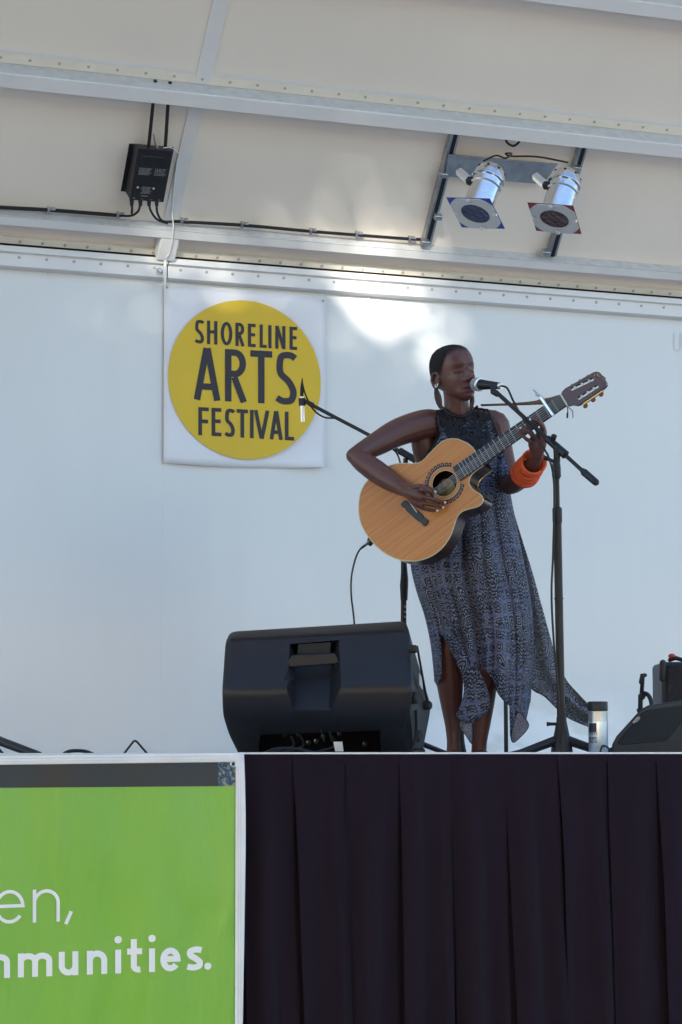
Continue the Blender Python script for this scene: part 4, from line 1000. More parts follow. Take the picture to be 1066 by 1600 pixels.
OL = [(p.x, p.y) for p in OL]
TH_ = .088
top = [GP(x, y) for x, y in OL]; NO = len(top)
cen = (GP(695, 755.5)); 
# soundboard with a real round hole
HR_ = 20.0; m = MB(); uvs = []
e1 = (GP(882, 625) - GP(648, 795)).normalized(); e2 = e1.cross(GN)
holec = GP(695, 755.5); hrad = .0475
hole = [holec + (e1 * math.cos(2 * math.pi * k / 64) + e2 * math.sin(2 * math.pi * k / 64)) * hrad for k in range(64)]
b = bmesh.new(); vo = [b.verts.new(p) for p in top]; vi = [b.verts.new(p) for p in hole]
eo = [b.edges.new((vo[i], vo[(i + 1) % NO])) for i in range(NO)]; ei = [b.edges.new((vi[i], vi[(i + 1) % 64])) for i in range(64)]
bmesh.ops.triangle_fill(b, edges=eo + ei, use_beauty=True)
me = bpy.data.meshes.new('soundboard'); b.normal_update(); b.to_mesh(me); b.free()
ul = me.uv_layers.new(name='UV')
for p in me.polygons:
    for li in p.loop_indices:
        q = me.vertices[me.loops[li].vertex_index].co - holec; ul.data[li].uv = (q.dot(e1), q.dot(e2))
me.materials.append(M['cedar']); o = bpy.data.objects.new('soundboard', me); link(o, gt)
MB().add(top + [p + GN * TH_ for p in top], [(i, (i + 1) % NO, NO + (i + 1) % NO, NO + i) for i in range(NO - 1)]).build('side', M['side'], gt, auto=False)
MB().add([p + GN * TH_ for p in top], [tuple(range(NO))]).build('back', M['side'], gt, smooth=False)
MB().tube([p + GN * .001 for p in top], .0021, 6).build('binding', M['binding'], gt)
MB().tube([p + GN * (TH_ - .001) for p in top[-22:]], .0018, 6).build('back_binding', M['gold'], gt)
# rosette
m = MB()
def ringm(r0, r1, o_, n=72):
    P = lambda a, r: holec - GN * o_ + (e1 * math.cos(a) + e2 * math.sin(a)) * r
    m.add([P(2 * math.pi * k / n, r0) for k in range(n)] + [P(2 * math.pi * k / n, r1) for k in range(n)], [(k, (k + 1) % n, n + (k + 1) % n, n + k) for k in range(n)])
ringm(.0595, .0608, .0006); ringm(hrad, hrad + .0015, .0006); m.build('rosette_ring', M['binding'], gt, smooth=False, fix=False)
for k in range(30):
    a = 2 * math.pi * k / 30 + .1
    if math.cos(a) > .80: continue
    rd = e1 * math.cos(a) + e2 * math.sin(a); tg = e2 * math.cos(a) - e1 * math.sin(a); c = holec + rd * .0705
    MB().obox(c - GN * .0012, rd * .0068, tg * .0056, GN * .0008).build('rosette_tile', M['ink'], gt, smooth=False)
    MB().obox(c - GN * .0023, rd * .0017, tg * .0014, GN * .0003).build('rosette_inlay', M['binding'], gt, smooth=False)
    MB().obox(holec + rd * .0625 + tg * .0073 - GN * .0012, rd * .0012, tg * .0024, GN * .0004).build('rosette_dash', M['ink'], gt, smooth=False)
# label seen through the hole
lc = UN(697, 762, G0 + GN * (TH_ - .004), GN); MB().add([lc + (e1 * math.cos(2 * math.pi * k / 40) + e2 * math.sin(2 * math.pi * k / 40)) * .034 for k in range(40)], [tuple(range(40))]).build('maker_label', M['label'], gt, smooth=False, fix=False)
m = MB()
sc = [(-.022, .004), (-.018, .016), (-.012, .010), (-.017, .003), (-.008, -.010), (-.004, .0), (0, -.006), (.004, .003), (.008, -.005), (.012, .003), (.016, -.004), (.02, .002)]
m.tube([lc - GN * .0012 + RT * x + UP * (y - x * .3) for x, y in [(p.x, p.y) for p in catmull([(a, b, 0) for a, b in sc], 5)]], .0012, 4); m.build('label_script', M['ink'], gt)
# bridge
bd = (GP(668, 819) - GP(630, 785)); bl = bd.length / 2; bd.normalize(); bq = GN.cross(bd); bc = GP(649, 802)
prof = [(-1, .010), (-.86, .014), (-.6, .010), (-.5, .014), (.5, .014), (.6, .010), (.86, .014), (1, .010)]
P1 = [bc + bd * bl * a + bq * w for a, w in prof] + [bc + bd * bl * a - bq * w for a, w in reversed(prof)]
MB().prism([p - GN * .0005 for p in P1], -GN * .008).build('bridge', M['fretboard'], gt, smooth=False, bevel=.002)
sa, sb2 = GP(643.5, 788.5, .0085), GP(653.5, 801.5, .0085)
MB().obox((sa + sb2) / 2 - GN * .0015, (sb2 - sa) / 2, bq * .0013, GN * .003).build('saddle', M['cream'], gt, smooth=False)
# neck and fretboard
fq2 = [GP(708, 731), GP(877, 616.6), GP(887.3, 634), GP(720, 752)]
MB().prism([p - GN * .0015 for p in fq2], -GN * .006).build('fretboard', M['fretboard'], gt, smooth=False, bevel=.0008)
na_, nb_ = (fq2[1] + fq2[2]) / 2, (GP(743, 706) + GP(756, 727)) / 2
nw = (fq2[2] - fq2[1]).normalized()
rs = []
for t in [i / 10 for i in range(11)]:
    c = na_.lerp(nb_, t); hwid = (.0245 + .003 * t); dp = .019 + .004 * t + (.05 * max(0, (t - .85) / .15))
    rs.append([c + nw * hwid * math.cos(math.pi * k / 10) + GN * (dp * math.sin(math.pi * k / 10)) - GN * .0005 for k in range(11)])
MB().rings(rs).build('neck', M['side'], gt)
mid = lambda a, b: (a + b) / 2
nut = mid(GP(877, 616.6), GP(887.3, 634)); brg = mid(sa, sb2); brg = GP(648.5, 795); SLn = (brg - nut).length
dirn = (brg - nut).normalized(); 
A0, A1 = GP(877, 616.6, .008), GP(708, 731, .008); B0, B1 = GP(887.3, 634, .008), GP(720, 752, .008)
for n in range(1, 20):
    d = SLn * (1 - 2 ** (-n / 12)); t = d / (mid(A1, B1) - mid(A0, B0)).length
    if t > 1: break
    MB().tube([A0.lerp(A1, t), B0.lerp(B1, t)], .0011, 5).build('fret', M['silver'], gt)
MB().obox(nut - GN * .006, (GP(887.3, 634) - GP(877, 616.6)) / 2, dirn * .0025, GN * .0045).build('nut', M['cream'], gt, smooth=False)
for k in range(6):
    t = .1 + .8 * k / 5; a = GP(877, 616.6, .0115).lerp(GP(887.3, 634, .0115), t); b2 = GP(645, 790, .0125).lerp(GP(652.5, 800, .0125), t)
    MB().tube([a, b2], .00065 if k > 2 else .0009, 4).build('string', M['string'], gt)
# headstock with two slots
HS = [(877, 616.6), (879, 612), (884, 607), (905, 595), (924, 584), (929, 581.5), (933.5, 580.7), (937.5, 582.3), (940.7, 586.3), (944.7, 588.7), (945, 592.7), (948, 597.5), (948, 602), (944.7, 606), (925, 619.5), (906.4, 632), (901.6, 633.7), (893.7, 632.6), (887.6, 634)]
def slot(x0, y0, x1, y1, w):
    d = Vector((x1 - x0, y1 - y0)).normalized(); n = Vector((-d.y, d.x)) * w
    out = []
    for k in range(9): a = math.pi / 2 + math.pi * k / 8; q = Vector((x0, y0)) + (d * math.cos(a) * w + Vector((-d.y, d.x)) * math.sin(a) * w); out.append((q.x, q.y))
    for k in range(9): a = -math.pi / 2 + math.pi * k / 8; q = Vector((x1, y1)) + (d * math.cos(a) * w + Vector((-d.y, d.x)) * math.sin(a) * w); out.append((q.x, q.y))
    return out
SLT = [slot(894, 608, 926, 593, 2.6), slot(905, 622.5, 933.5, 604, 2.6)]
b = bmesh.new(); loops = [HS] + SLT
edges = []; vl = []
for lp in loops:
    v_ = [b.verts.new(GP(x, y, .003)) for x, y in lp]; vl.append(v_); edges += [b.edges.new((v_[i], v_[(i + 1) % len(v_)])) for i in range(len(v_))]
bmesh.ops.triangle_fill(b, edges=edges, use_beauty=True)
ret = bmesh.ops.extrude_face_region(b, geom=b.faces[:]); bmesh.ops.translate(b, verts=[v for v in ret['geom'] if isinstance(v, bmesh.types.BMVert)], vec=GN * .017)
bmesh.ops.recalc_face_normals(b, faces=b.faces); me = bpy.data.meshes.new('headstock'); b.to_mesh(me); b.free(); me.materials.append(M['head']); o = bpy.data.objects.new('headstock', me); link(o, gt)
for (x0, y0, x1, y1) in ((896, 608, 925, 593.8), (907, 622, 932, 605.5)):
    for t in (.1, .48, .86):
        x, y = x0 + (x1 - x0) * t, y0 + (y1 - y0) * t; c = GP(x, y, -.004); MB().tube([c - nw * .009, c + nw * .009], .005, 10).build('roller', M['cream'], gt)
for x, y in ((913, 632.5), (925.2, 623), (937.6, 614.5)):
    c = GP(x - 1.5, y - 3.5, -.005); MB().tube([c - nw * .004, c + nw * .008], .0035, 8).build('tuner_shaft', M['gold'], gt)
    m = MB().ball((0, 0, 0), 1, 10); c2 = c + nw * .014; m.v = [c2 + nw * p.x * .008 + e1 * p.y * .0095 + GN * p.z * .005 for p in m.v]; m.build('tuner_button', M['amber'], gt)
MB().obox(GP(926, 620.5, -.005) + nw * .002, (GP(941, 609.5) - GP(910, 630.5)) / 2, nw * .0015, GN * .006).build('tuner_plate', M['gold'], gt, smooth=False)
for x, y in ((893.5, 602), (905.5, 595), (918, 588)):
    c = GP(x, y, -.006); MB().tube([c + nw * .004, c - nw * .006], .0035, 8).build('tuner_shaft', M['gold'], gt)
m = MB(); sc = [(0, 0), (-3, -1), (-4, 2), (0, 3), (2, 0), (1, -3), (4, 1), (5, 4), (7, 3), (9, 6), (11, 6), (13, 9)]
m.tube([GP(933 + x * .75, 586 + y * .85, .0045) for x, y in [(p.x, p.y) for p in catmull([(a, b_2, 0) for a, b_2 in sc], 4)]], .0009, 4); m.build('headstock_script', M['gold'], gt)
# jack plate and plug
jp = U(579, 845, 8.27); MB().ball(jp, (.01, .02, .02), 10).build('jack_plate', M['rubber'], gt)
# capo, strap, tied string ends
cp = thing('guitar_capo', 'silver capo clamped across the guitar neck near the headstock', 'capo', GP(857, 636))
q0, q1 = GP(846, 621, .013), GP(866.8, 651, .013); MB().obox((q0 + q1) / 2, (q1 - q0) / 2, dirn * .0055, GN * .004).build('bar', M['silver'], cp, bevel=.002)
q2 = GP(834.5, 610, .008); MB().tube([q0, q2], [.0045, .003], 8).build('lever', M['galv'], cp); MB().tube([q0.lerp(q2, .35) + e1 * .004, q0.lerp(q2, .35) - e1 * .008], .005, 8).build('screw', M['silver'], cp)
cd = q1 + GN * .0; MB().tube(catmull([q0, q0 + GN * .02 - nw * .004, q0 + GN * .045 + nw * .012], 4), .004, 6).build('back_arm', M['silver'], cp)
m = MB(); sp = catmull([U(752, 633, 8.5), U(790, 632, 8.34), U(830, 630, 8.14), U(845, 628, 8.06), U(862, 625.5, 8.03), U(880, 618, 8.0)], 6); hs = [.004, .005, .008, .011, .011, .006]
n = len(sp); m.add([p + UP * cat1([0, .25, .5, .65, .85, 1], hs, i / (n - 1)) for i, p in enumerate(sp)] + [p - UP * cat1([0, .25, .5, .65, .85, 1], hs, i / (n - 1)) for i, p in enumerate(sp)], [(i, i + 1, n + i + 1, n + i) for i in range(n - 1)])
tag(m.build('guitar_strap', M['leather'], solid=.003), 'narrow brown leather strap from the singer\'s shoulder to the guitar headstock', 'strap')
m = MB(); m.tube(catmull([GP(885, 634, -.012), GP(886, 641, -.01), GP(885, 651, -.01)], 4), .002, 6); m.tube(catmull([GP(886, 635, -.012), GP(893, 641, -.01), GP(894, 652, -.01)], 4), .0016, 6); m.tube([GP(885.5, 644, -.01), GP(885, 652, -.01)], .0035, 6); m.build('strap_lace', M['rubber'], gt)
# guitar lead
tag(MB().tube(catmull([U(576, 849, 8.26), U(564, 857, 8.24), U(556, 872, 8.22), U(549.5, 900, 8.2), U(549, 930, 8.2), U(553, 965, 8.2), U(556, 1010, 8.2), U(560, 1100, 8.2), U(563, 1190, 8.2)], 8), .0034, 8).build('guitar_lead', M['cable']), 'black guitar lead hanging from the guitar down behind the monitor', 'cable')
MB().tube([U(578, 846, 8.265), U(565, 856.5, 8.245)], [.006, .0048], 10).build('jack_plug', M['silver'], gt)

# ================================================================== MICROPHONES AND STANDS
mc = thing('vocal_microphone', 'black handheld microphone with silver grille in front of the singer\'s mouth', 'microphone', U(745, 601, 8.3))
a, b2 = U(745, 600.5, 8.29), U(784, 603, 8.2); ax_ = (b2 - a).normalized(); Lm = (b2 - a).length
MB().lathe(a, ax_, [(-.024, .006), (-.021, .014), (-.014, .021), (-.004, .0245), (.006, .0245), (.012, .022)], 24).build('grille', mat('mic_mesh', (.62, .68, .74), .4, metal=.5, bump=1., bscale=900), mc)
MB().lathe(a, ax_, [(.010, .0215), (.011, .0255), (.017, .0255), (.019, .021)], 24).build('collar', M['silver'], mc)
MB().lathe(a, ax_, [(.018, .0205), (.05, .017), (Lm - .012, .0125), (Lm - .011, .0125)], 20).build('handle', M['blackmetal'], mc)
MB().lathe(a, ax_, [(Lm - .0105, .0125), (Lm - .004, .0125), (Lm, .011)], 20).build('end_ring', M['silver'], mc)
def stand_base(t, foot, legs=.32, n=3, a0=.3):
    for k in range(n):
        an = a0 + k * 2 * math.pi / n; d = Vector((math.cos(an), math.sin(an), 0))
        l = MB().tube([foot + Vector((0, 0, .11)) + d * .02, foot + d * legs + Vector((0, 0, .02))], [.012, .009], 8).build('leg', M['blackmetal'], t)
        MB().ball(foot + d * legs + Vector((0, 0, .0135)), (.014, .014, .0125), 8).build('rubber_foot', M['rubber'], l)
ms = thing('microphone_stand', 'black boom microphone stand in front of the singer', 'microphone stand', Vector((U(878, 1172, 7.85).x, U(878, 1172, 7.85).y, ZFLOOR)))
piv = U(869, 700, 7.85); ft = Vector(ms.location); 
def onp(y): 
    t = (piv.z - U(870, y, 7.85).z) / (piv.z - ft.z); return piv.lerp(ft, t)
MB().tube([onp(705), onp(795)], .0095, 12).build('upper_tube', M['blackmetal'], ms)
MB().tube([onp(800), onp(1150)], .0145, 14).build('lower_tube', M['blackmetal'], ms)
MB().lathe(onp(722), (ft - piv), [(0, .013), (.02, .0155), (.05, .0155), (.06, .011)], 14).build('clutch', M['blackplastic'], ms)
MB().lathe(onp(792), (ft - piv), [(0, .011), (.006, .017), (.05, .017), (.06, .0145)], 14).build('clutch', M['blackplastic'], ms)
for y in (742, 934): MB().lathe(onp(y), (ft - piv), [(0, .0165), (.006, .0165)], 12).build('cable_clip', M['blackplastic'], ms)
bo_ = [U(770, 607, 8.17), U(868, 697, 7.86), U(912, 737, 7.79)]
MB().tube([U(775, 612, 8.155), bo_[1]], .0078, 12).build('boom_arm', M['blackmetal'], ms)
MB().tube([bo_[1], U(915, 740, 7.785)], .0072, 12).build('boom_tail', M['blackmetal'], ms)
MB().tube([U(910, 735, 7.793), U(913, 738, 7.79), U(931, 753.5, 7.76)], [.009, .0135, .0125], 14, dome=True).build('counterweight', M['blackplastic'], ms)
MB().tube([U(855, 685, 7.885), U(884, 711, 7.835)], [.013, .0155], 14).build('boom_clamp', M['blackplastic'], ms)
MB().tube([U(865, 692, 7.85), U(864.5, 686, 7.85), U(866, 681, 7.84)], [.006, .010, .0105], 10).build('clamp_knob', M['blackplastic'], ms)
MB().tube([U(870, 700, 7.85), U(871, 722, 7.85)], [.013, .011], 12).build('swivel', M['blackplastic'], ms)
MB().tube([U(868, 722, 7.85), U(856, 717, 7.84), U(850, 715, 7.84)], [.005, .007, .009], 10).build('tilt_knob', M['blackplastic'], ms)
MB().tube([U(770, 604, 8.18), U(771, 612, 8.17), U(777, 616, 8.155)], [.009, .012, .010], 12, dome=True).build('mic_clip', M['blackplastic'], ms)
MB().lathe(ft + Vector((0, 0, .045)), (0, 0, 1), [(0, .04), (.02, .038), (.08, .026), (.12, .018), (.135, .0175)], 16).build('base_hub', M['blackplastic'], ms)
kb = ft + Vector((0, 0, .155)); MB().tube([kb, kb - RT * .04, kb - RT * .052], [.005, .006, .008], 8).build('hub_knob', M['blackplastic'], ms)
for dv in (-RT * .3 + FWD * -.1, RT * .3 - FWD * .08, RT * .02 + FWD * .32):
    dv = Vector((dv.x, dv.y, 0)); l = MB().tube([ft + Vector((0, 0, .1)) + dv * .05, ft + dv * .5 + Vector((0, 0, .052)), ft + dv + Vector((0, 0, .02))], [.017, .014, .012], 8).build('leg', M['blackmetal'], ms)
    MB().ball(ft + dv + Vector((0, 0, .0145)), .0135, 8).build('rubber_foot', M['rubber'], l)
tag(MB().tube(catmull([U(784, 603, 8.2), U(793, 607, 8.16), U(803, 628, 8.1), U(820, 658, 7.98), U(842, 690, 7.86), U(858, 716, 7.82), U(866, 760, 7.825), U(864.5, 860, 7.83), U(862, 930, 7.82), U(866, 1010, 7.82), U(873, 1090, 7.82), U(874, 1190, 7.82)], 8), .0038, 8).build('microphone_cable', M['cable']), 'black cable running from the vocal microphone down its stand', 'cable')
# second microphone on a boom behind the singer
m2 = thing('pencil_microphone', 'thin white pencil microphone held upright in front of the poster', 'microphone', U(472, 630, 8.9))
MB().tube([U(472, 620, 8.9), U(473, 659, 8.9)], [.0085, .009], 12).build('body_tube', M['silver'], m2)
MB().tube([U(471.6, 619, 8.9), U(472, 607, 8.9), U(472.5, 591, 8.9)], [.007, .0075, .002], 10).build('cable_boot', M['rubber'], m2)
s2_ = thing('microphone_stand', 'black boom stand behind the singer reaching left to the poster', 'microphone stand', Vector((U(631, 1172, 8.75).x, U(631, 1172, 8.75).y, ZFLOOR)))
f2 = Vector(s2_.location); topp = U(634, 716, 8.75)
MB().tube([U(472, 622, 8.9), U(472.5, 634, 8.9)], [.0145, .0145], 12).build('clip_sleeve', M['blackplastic'], s2_)
MB().tube([U(478, 627, 8.9), U(488, 633, 8.89)], [.008, .011], 10, dome=True).build('clip_knuckle', M['blackplastic'], s2_)
MB().tube([U(486, 632, 8.89), U(640, 713, 8.75), U(655, 721, 8.735)], .0075, 10).build('boom_arm', M['blackmetal'], s2_)
MB().tube([U(624, 704, 8.76), U(650, 719, 8.74)], .014, 12).build('boom_clamp', M['blackplastic'], s2_)
MB().tube([topp, U(632, 905, 8.75)], .0095, 12).build('upper_tube', M['blackmetal'], s2_)
MB().tube([U(632, 882, 8.75), U(632, 905, 8.75), U(631.5, 915, 8.75), U(631.5, 938, 8.75)], [.010, .0155, .0165, .0135], 14).build('clutch', M['blackplastic'], s2_)
MB().tube([U(631.5, 938, 8.75), f2 + Vector((0, 0, .1))], .0095, 12).build('lower_tube', M['blackmetal'], s2_)
stand_base(s2_, f2)
for k, (x, y) in enumerate(((633, 948), (632.5, 956), (633, 964))): MB().ball(U(x + (k % 2), y, 8.735), (.003, .003, .004), 6).build('reflection_clip', M['silver'], s2_)
cab('boom_cable', [U(473, 600, 8.9), U(478, 618, 8.89), U(490, 640, 8.88), U(507, 652, 8.87), U(528, 654, 8.855), U(545, 663, 8.84), U(560, 670, 8.82), U(600, 694, 8.78), U(622, 712, 8.76), U(628, 760, 8.74), U(628, 900, 8.73), U(627, 1185, 8.73)], .0036, 'black cable wrapped along the boom of the rear microphone stand')
s3 = thing('upright_stand', 'plain thin black stand pole behind the singer\'s left leg', 'stand', Vector((U(791, 1172, 8.95).x, U(791, 1172, 8.95).y, ZFLOOR)))
f3 = Vector(s3.location); MB().tube([f3 + Vector((0, 0, .05)), f3 + Vector((0, 0, .62))], .0085, 10).build('pole', M['blackmetal'], s3)
MB().lathe(f3 + Vector((0, 0, .012)), (0, 0, 1), [(-.012, .12), (.004, .12), (.012, .05), (.035, .02)], 24).build('round_base', M['blackmetal'], s3)
MB().lathe(f3 + Vector((0, 0, .62)), (0, 0, 1), [(0, .012), (.03, .012)], 10).build('cap', M['blackplastic'], s3)
a = U(720, 1130, 8.85); b2 = U(729, 1190, 8.85); b2.z = ZFLOOR + .008
s4 = MB().tube(catmull([a, a.lerp(b2, .5) - RT * .006, b2], 4), .012, 8).build('folded_stand_leg', M['blackmetal']); tag(s4, 'dark stand leg leaning between the singer\'s feet', 'stand')

# ================================================================== BACK OF THE MONITOR SPEAKER
sp = thing('monitor_speaker', 'large black monitor speaker on its side seen from the rear, left of the singer', 'speaker', U(510, 1172, 7.55) - Vector((0, 0, .06)))
# side profile (rear view): points for the left and the right end
Lp = [(359, 984, 7.86), (352, 999, 7.76), (346.5, 1078, 7.55), (348, 1118, 7.58), (358, 1150, 7.70), (381, 1196, 7.84), (384, 1196, 8.0), (372, 1120, 8.1)]
Rp = [(634, 967, 7.82), (640, 983, 7.71), (646, 1072, 7.50), (640, 1118, 7.53), (630, 1150, 7.64), (648, 1196, 7.78), (658, 1194, 7.92), (675, 1105, 7.97)]
import itertools
Lw = [U(*p) for p in Lp]; Rw = [U(*p) for p in Rp]
def section(t):   # rounded ends
    e = min(t, 1 - t); k = 1.
    c = sum((l.lerp(r, t) for l, r in zip(Lw, Rw)), Vector()) / len(Lw)
    if e < .05: k = .955 + .045 * math.sqrt(max(0, 1 - (1 - e / .05) ** 2))
    return [c + (l.lerp(r, t) - c) * k for l, r in zip(Lw, Rw)]
def smooth_sec(P, sub=3):
    out = []; n = len(P)
    for i in range(n):       # round each corner
        a, b_3, c = P[i - 1], P[i], P[(i + 1) % n]
        da = min(.03, (a - b_3).length * .35); dc = min(.03, (c - b_3).length * .35)
        p0 = b_3 + (a - b_3).normalized() * da; p1 = b_3 + (c - b_3).normalized() * dc
        for k in range(sub + 1):
            t = k / sub; out.append(p0.lerp(b_3, t).lerp(b_3.lerp(p1, t), t))
    return out
ts = [0, .004, .012, .025, .04, .05] + [.05 + .9 * i / 20 for i in range(1, 20)] + [.95, .96, .975, .988, .996, 1]
spm = MB().rings([smooth_sec(section(t)) for t in ts])
cab_o = spm.build('cabinet', M['blackplastic'], sp, auto=False)
# carve the handle bay
def pz(x, y, Z): return U(x, y, Z)
def cutter(front, back):
    n = len(front); m = MB(); m.add(front + back, [tuple(range(n)), tuple(range(2 * n - 1, n - 1, -1))] + [(i, i + n, (i + 1) % n + n, (i + 1) % n) for i in range(n)])
    me = bpy.data.meshes.new('cut'); me.from_pydata([tuple(v) for v in m.v], [], m.f); b = bmesh.new(); b.from_mesh(me); bmesh.ops.recalc_face_normals(b, faces=b.faces); b.to_mesh(me); b.free()
    return me
cf = [(444, 1001), (536, 996), (541, 1068), (522, 1117), (455, 1119), (430, 1078), (441, 1052)]
cb_ = [(463, 1012), (519, 1009), (517, 1050), (514, 1104), (460, 1106), (459, 1060), (461, 1040)]
zf = lambda y: 7.735 - (y - 990) / 85 * .21 if y < 1075 else 7.525 + (y - 1075) * .0012
cut = cutter([pz(x, y, zf(y) - .05) for x, y in cf], [pz(x, y, zf(y) + (.085 if y < 1060 else .03 if y < 1090 else .005)) for x, y in cb_])
cut2 = cutter([pz(x, y, 7.4) for x, y in [(404, 1147), (596, 1140), (604, 1210), (392, 1210)]], [pz(x, y, 7.84) for x, y in [(408, 1149), (592, 1142), (600, 1230), (398, 1230)]])
for cu in (cut, cut2):
    oc = bpy.data.objects.new('cut', cu); COL.objects.link(oc); k = cab_o.modifiers.new('b', 'BOOLEAN'); k.object = oc; k.operation = 'DIFFERENCE'; k.solver = 'EXACT'
    dg = bpy.context.evaluated_depsgraph_get(); nm = bpy.data.meshes.new_from_object(cab_o.evaluated_get(dg)); cab_o.modifiers.clear(); cab_o.data = nm; bpy.data.objects.remove(oc)
cab_o.data.polygons.foreach_set('use_smooth', [True] * len(cab_o.data.polygons)); cab_o.data.set_sharp_from_angle(angle=R(32))
hq = [(446, 1041), (456, 1024), (523, 1021), (532, 1036), (524, 1038), (455, 1043)]
MB().prism([pz(x, y, 7.635) for x, y in hq], FWD * .03).build('rear_handle', M['blackplastic'], sp, smooth=False, bevel=.005, seg=3)
for x in (451, 527): MB().tube([pz(x, 1031, 7.65), pz(x, 1046, 7.66)], .011, 8).build('handle_post', M['blackplastic'], sp)
MB().prism([pz(466, 1007, 7.70), pz(517, 1004, 7.70), pz(516, 1020, 7.70), pz(465, 1022, 7.70)], FWD * .004).build('bay_opening', M['gap'], sp, smooth=False)
sl0, sl1 = Lw[1].lerp(Rw[1], .03), Lw[1].lerp(Rw[1], .97)
MB().tube([sl0 - FWD * .001, sl1 - FWD * .001], .0022, 5).build('seam_line', M['gap'], sp)
MB().prism([pz(402, 1147, 7.80), pz(598, 1139, 7.80), pz(602, 1205, 7.80), pz(398, 1205, 7.80)], FWD * .004).build('rear_plate', M['void'], sp, smooth=False)
# right-hand side details: corner pads, side handle, label
for (x, y, Z, r) in ((646, 1014, 7.6, .013), (648, 1090, 7.60, .019), (668, 1102, 7.84, .015), (652, 1150, 7.74, .019)):
    MB().lathe(pz(x - 5, y, Z), RT * .9 - FWD * .5, [(0, r * 1.15), (.02, r * 1.1), (.026, r * .8)], 14).build('pad', M['rubber'], sp)
MB().prism([pz(655, 1052, 7.70), pz(659, 1060, 7.74), pz(660, 1078, 7.76), pz(655, 1070, 7.72)], RT * .002).build('rating_label', M['gelw'], sp, smooth=False)
MB().tube(catmull([pz(652, 1010, 7.63), pz(661, 1060, 7.74), pz(668, 1098, 7.85)], 4), .004, 6).build('side_rib', M['blackplastic'], sp)
MB().tube(catmull([pz(650, 1110, 7.62), pz(650, 1150, 7.66), pz(640, 1185, 7.66)], 4), .005, 6).build('side_rib', M['blackplastic'], sp)
# sockets on the rear plate in the lower bay
for i, (x, y, c_) in enumerate([(445, 1147, 'silver'), (466, 1147, 'silver'), (482, 1160, 'silver'), (494, 1158, 'white'), (430, 1140, 'silver'), (530, 1146, 'rivet'), (505, 1150, 'rivet'), (570, 1162, 'rivet')]):
    m = MB().lathe(pz(x, y, 7.795), -FWD, [(0, .009), (.01, .009), (.012, .006)], 12); m.build('socket', M['blackplastic'], sp)
    MB().ball(pz(x - 2, y - 1, 7.78), (.0022, .002, .004), 6).build('socket_glint', M[c_], sp)
for x0 in (455, 470, 520): MB().tube(catmull([pz(x0, 1150, 7.62), pz(x0 + 3, 1166, 7.58), pz(x0 - 25, 1175, 7.56), pz(x0 - 60, 1190, 7.56)], 5), .0042, 6).build('plugged_lead', M['cable'], sp)
MB().prism([pz(521, 1159, 7.55), pz(535, 1159, 7.55), pz(537, 1174, 7.55), pz(524, 1174, 7.55)], FWD * .002).build('connector_tag', M['gelw'], sp, smooth=False)
for x0 in (526, 531): MB().prism([pz(x0, 1162, 7.548), pz(x0 + 3, 1162, 7.548), pz(x0 + 4, 1172, 7.548), pz(x0 + 1, 1172, 7.548)], FWD * .001).build('tag_print', M['ghost'], sp, smooth=False)
for x0, x1 in ((500, 507), (513, 519)): MB().tube([pz(x0, 1135, 7.64), pz(x1, 1158, 7.6)], .003, 6).build('ribbed_strain_relief', M['blackplastic'], sp)
tag(MB().tube(catmull([pz(405, 1182, 7.3), pz(430, 1170, 7.3), pz(462, 1170, 7.32), pz(490, 1176, 7.35), pz(520, 1188, 7.4)], 6), .0045, 8).build('floor_cable', M['cable']), 'black cable lying on the stage below the rear sockets of the monitor', 'cable')

# ================================================================== RIGHT SIDE: wedge, small stand, case, bottle
wd = thing('wedge_monitor', 'low black wedge monitor with an oval badge at the right edge', 'speaker', U(1010, 1172, 8.0) - Vector((0, 0, .06)))
poly = [(954, 1196), (956, 1163), (963, 1150), (1001, 1108), (1012, 1102), (1068, 1093), (1150, 1088), (1180, 1120), (1180, 1196)]
fr_p = [U(x, y, 7.95 + (x - 960) * .0008) for x, y in poly]
off = (FWD * .42 + RT * .10)
MB().prism(fr_p, Vector((off.x, off.y, 0))).build('cabinet', M['blackplastic'], wd, smooth=False, bevel=.012, seg=4)
gr = [(966, 1160), (1003, 1115), (1014, 1109), (1100, 1098), (1100, 1120), (1066, 1128), (1046, 1153), (1040, 1158), (972, 1164)]
MB().prism([U(x, y, 7.949 + (x - 960) * .0008) for x, y in gr], -FWD * .006).build('grille', mat('wedge_grille', (.018, .018, .02), .6, bump=1., bscale=400), wd, smooth=False, bevel=.003)
m = MB(); P = [U(994.5 + 6.5 * math.cos(a * math.pi / 12) * .9 - 0, 1125 + 3.6 * math.sin(a * math.pi / 12) - 6.5 * math.cos(a * math.pi / 12) * .55, 7.972) for a in range(24)]
m.prism(P, -FWD * .002); m.build('badge', M['rivet'], wd, smooth=False)
MB().tube([U(990, 1127, 7.968), U(993, 1122, 7.968), U(996, 1127, 7.968), U(999, 1121, 7.968)], .0012, 5).build('badge_mark', M['ink'], wd)
tag(MB().tube(catmull([U(935, 1190, 7.64), U(940, 1168, 7.64), U(946, 1166, 7.64), U(953, 1172, 7.7), U(960, 1190, 7.74)], 6), .0035, 8).build('floor_cable', M['cable']), 'small black cable loop on the stage between the bottle and the wedge', 'cable')
ss = thing('small_microphone_stand', 'short black microphone stand standing behind the right wedge', 'microphone stand', Vector((U(1000, 1172, 8.6).x, U(1000, 1172, 8.6).y, ZFLOOR)))
f5 = Vector(ss.location); MB().tube([f5 + Vector((0, 0, .03)), U(1001, 1085, 8.6)], .0095, 10).build('pole', M['blackmetal'], ss)
MB().tube([U(1000.5, 1107, 8.6), U(1001, 1112, 8.6)], .014, 10).build('clutch', M['blackplastic'], ss)
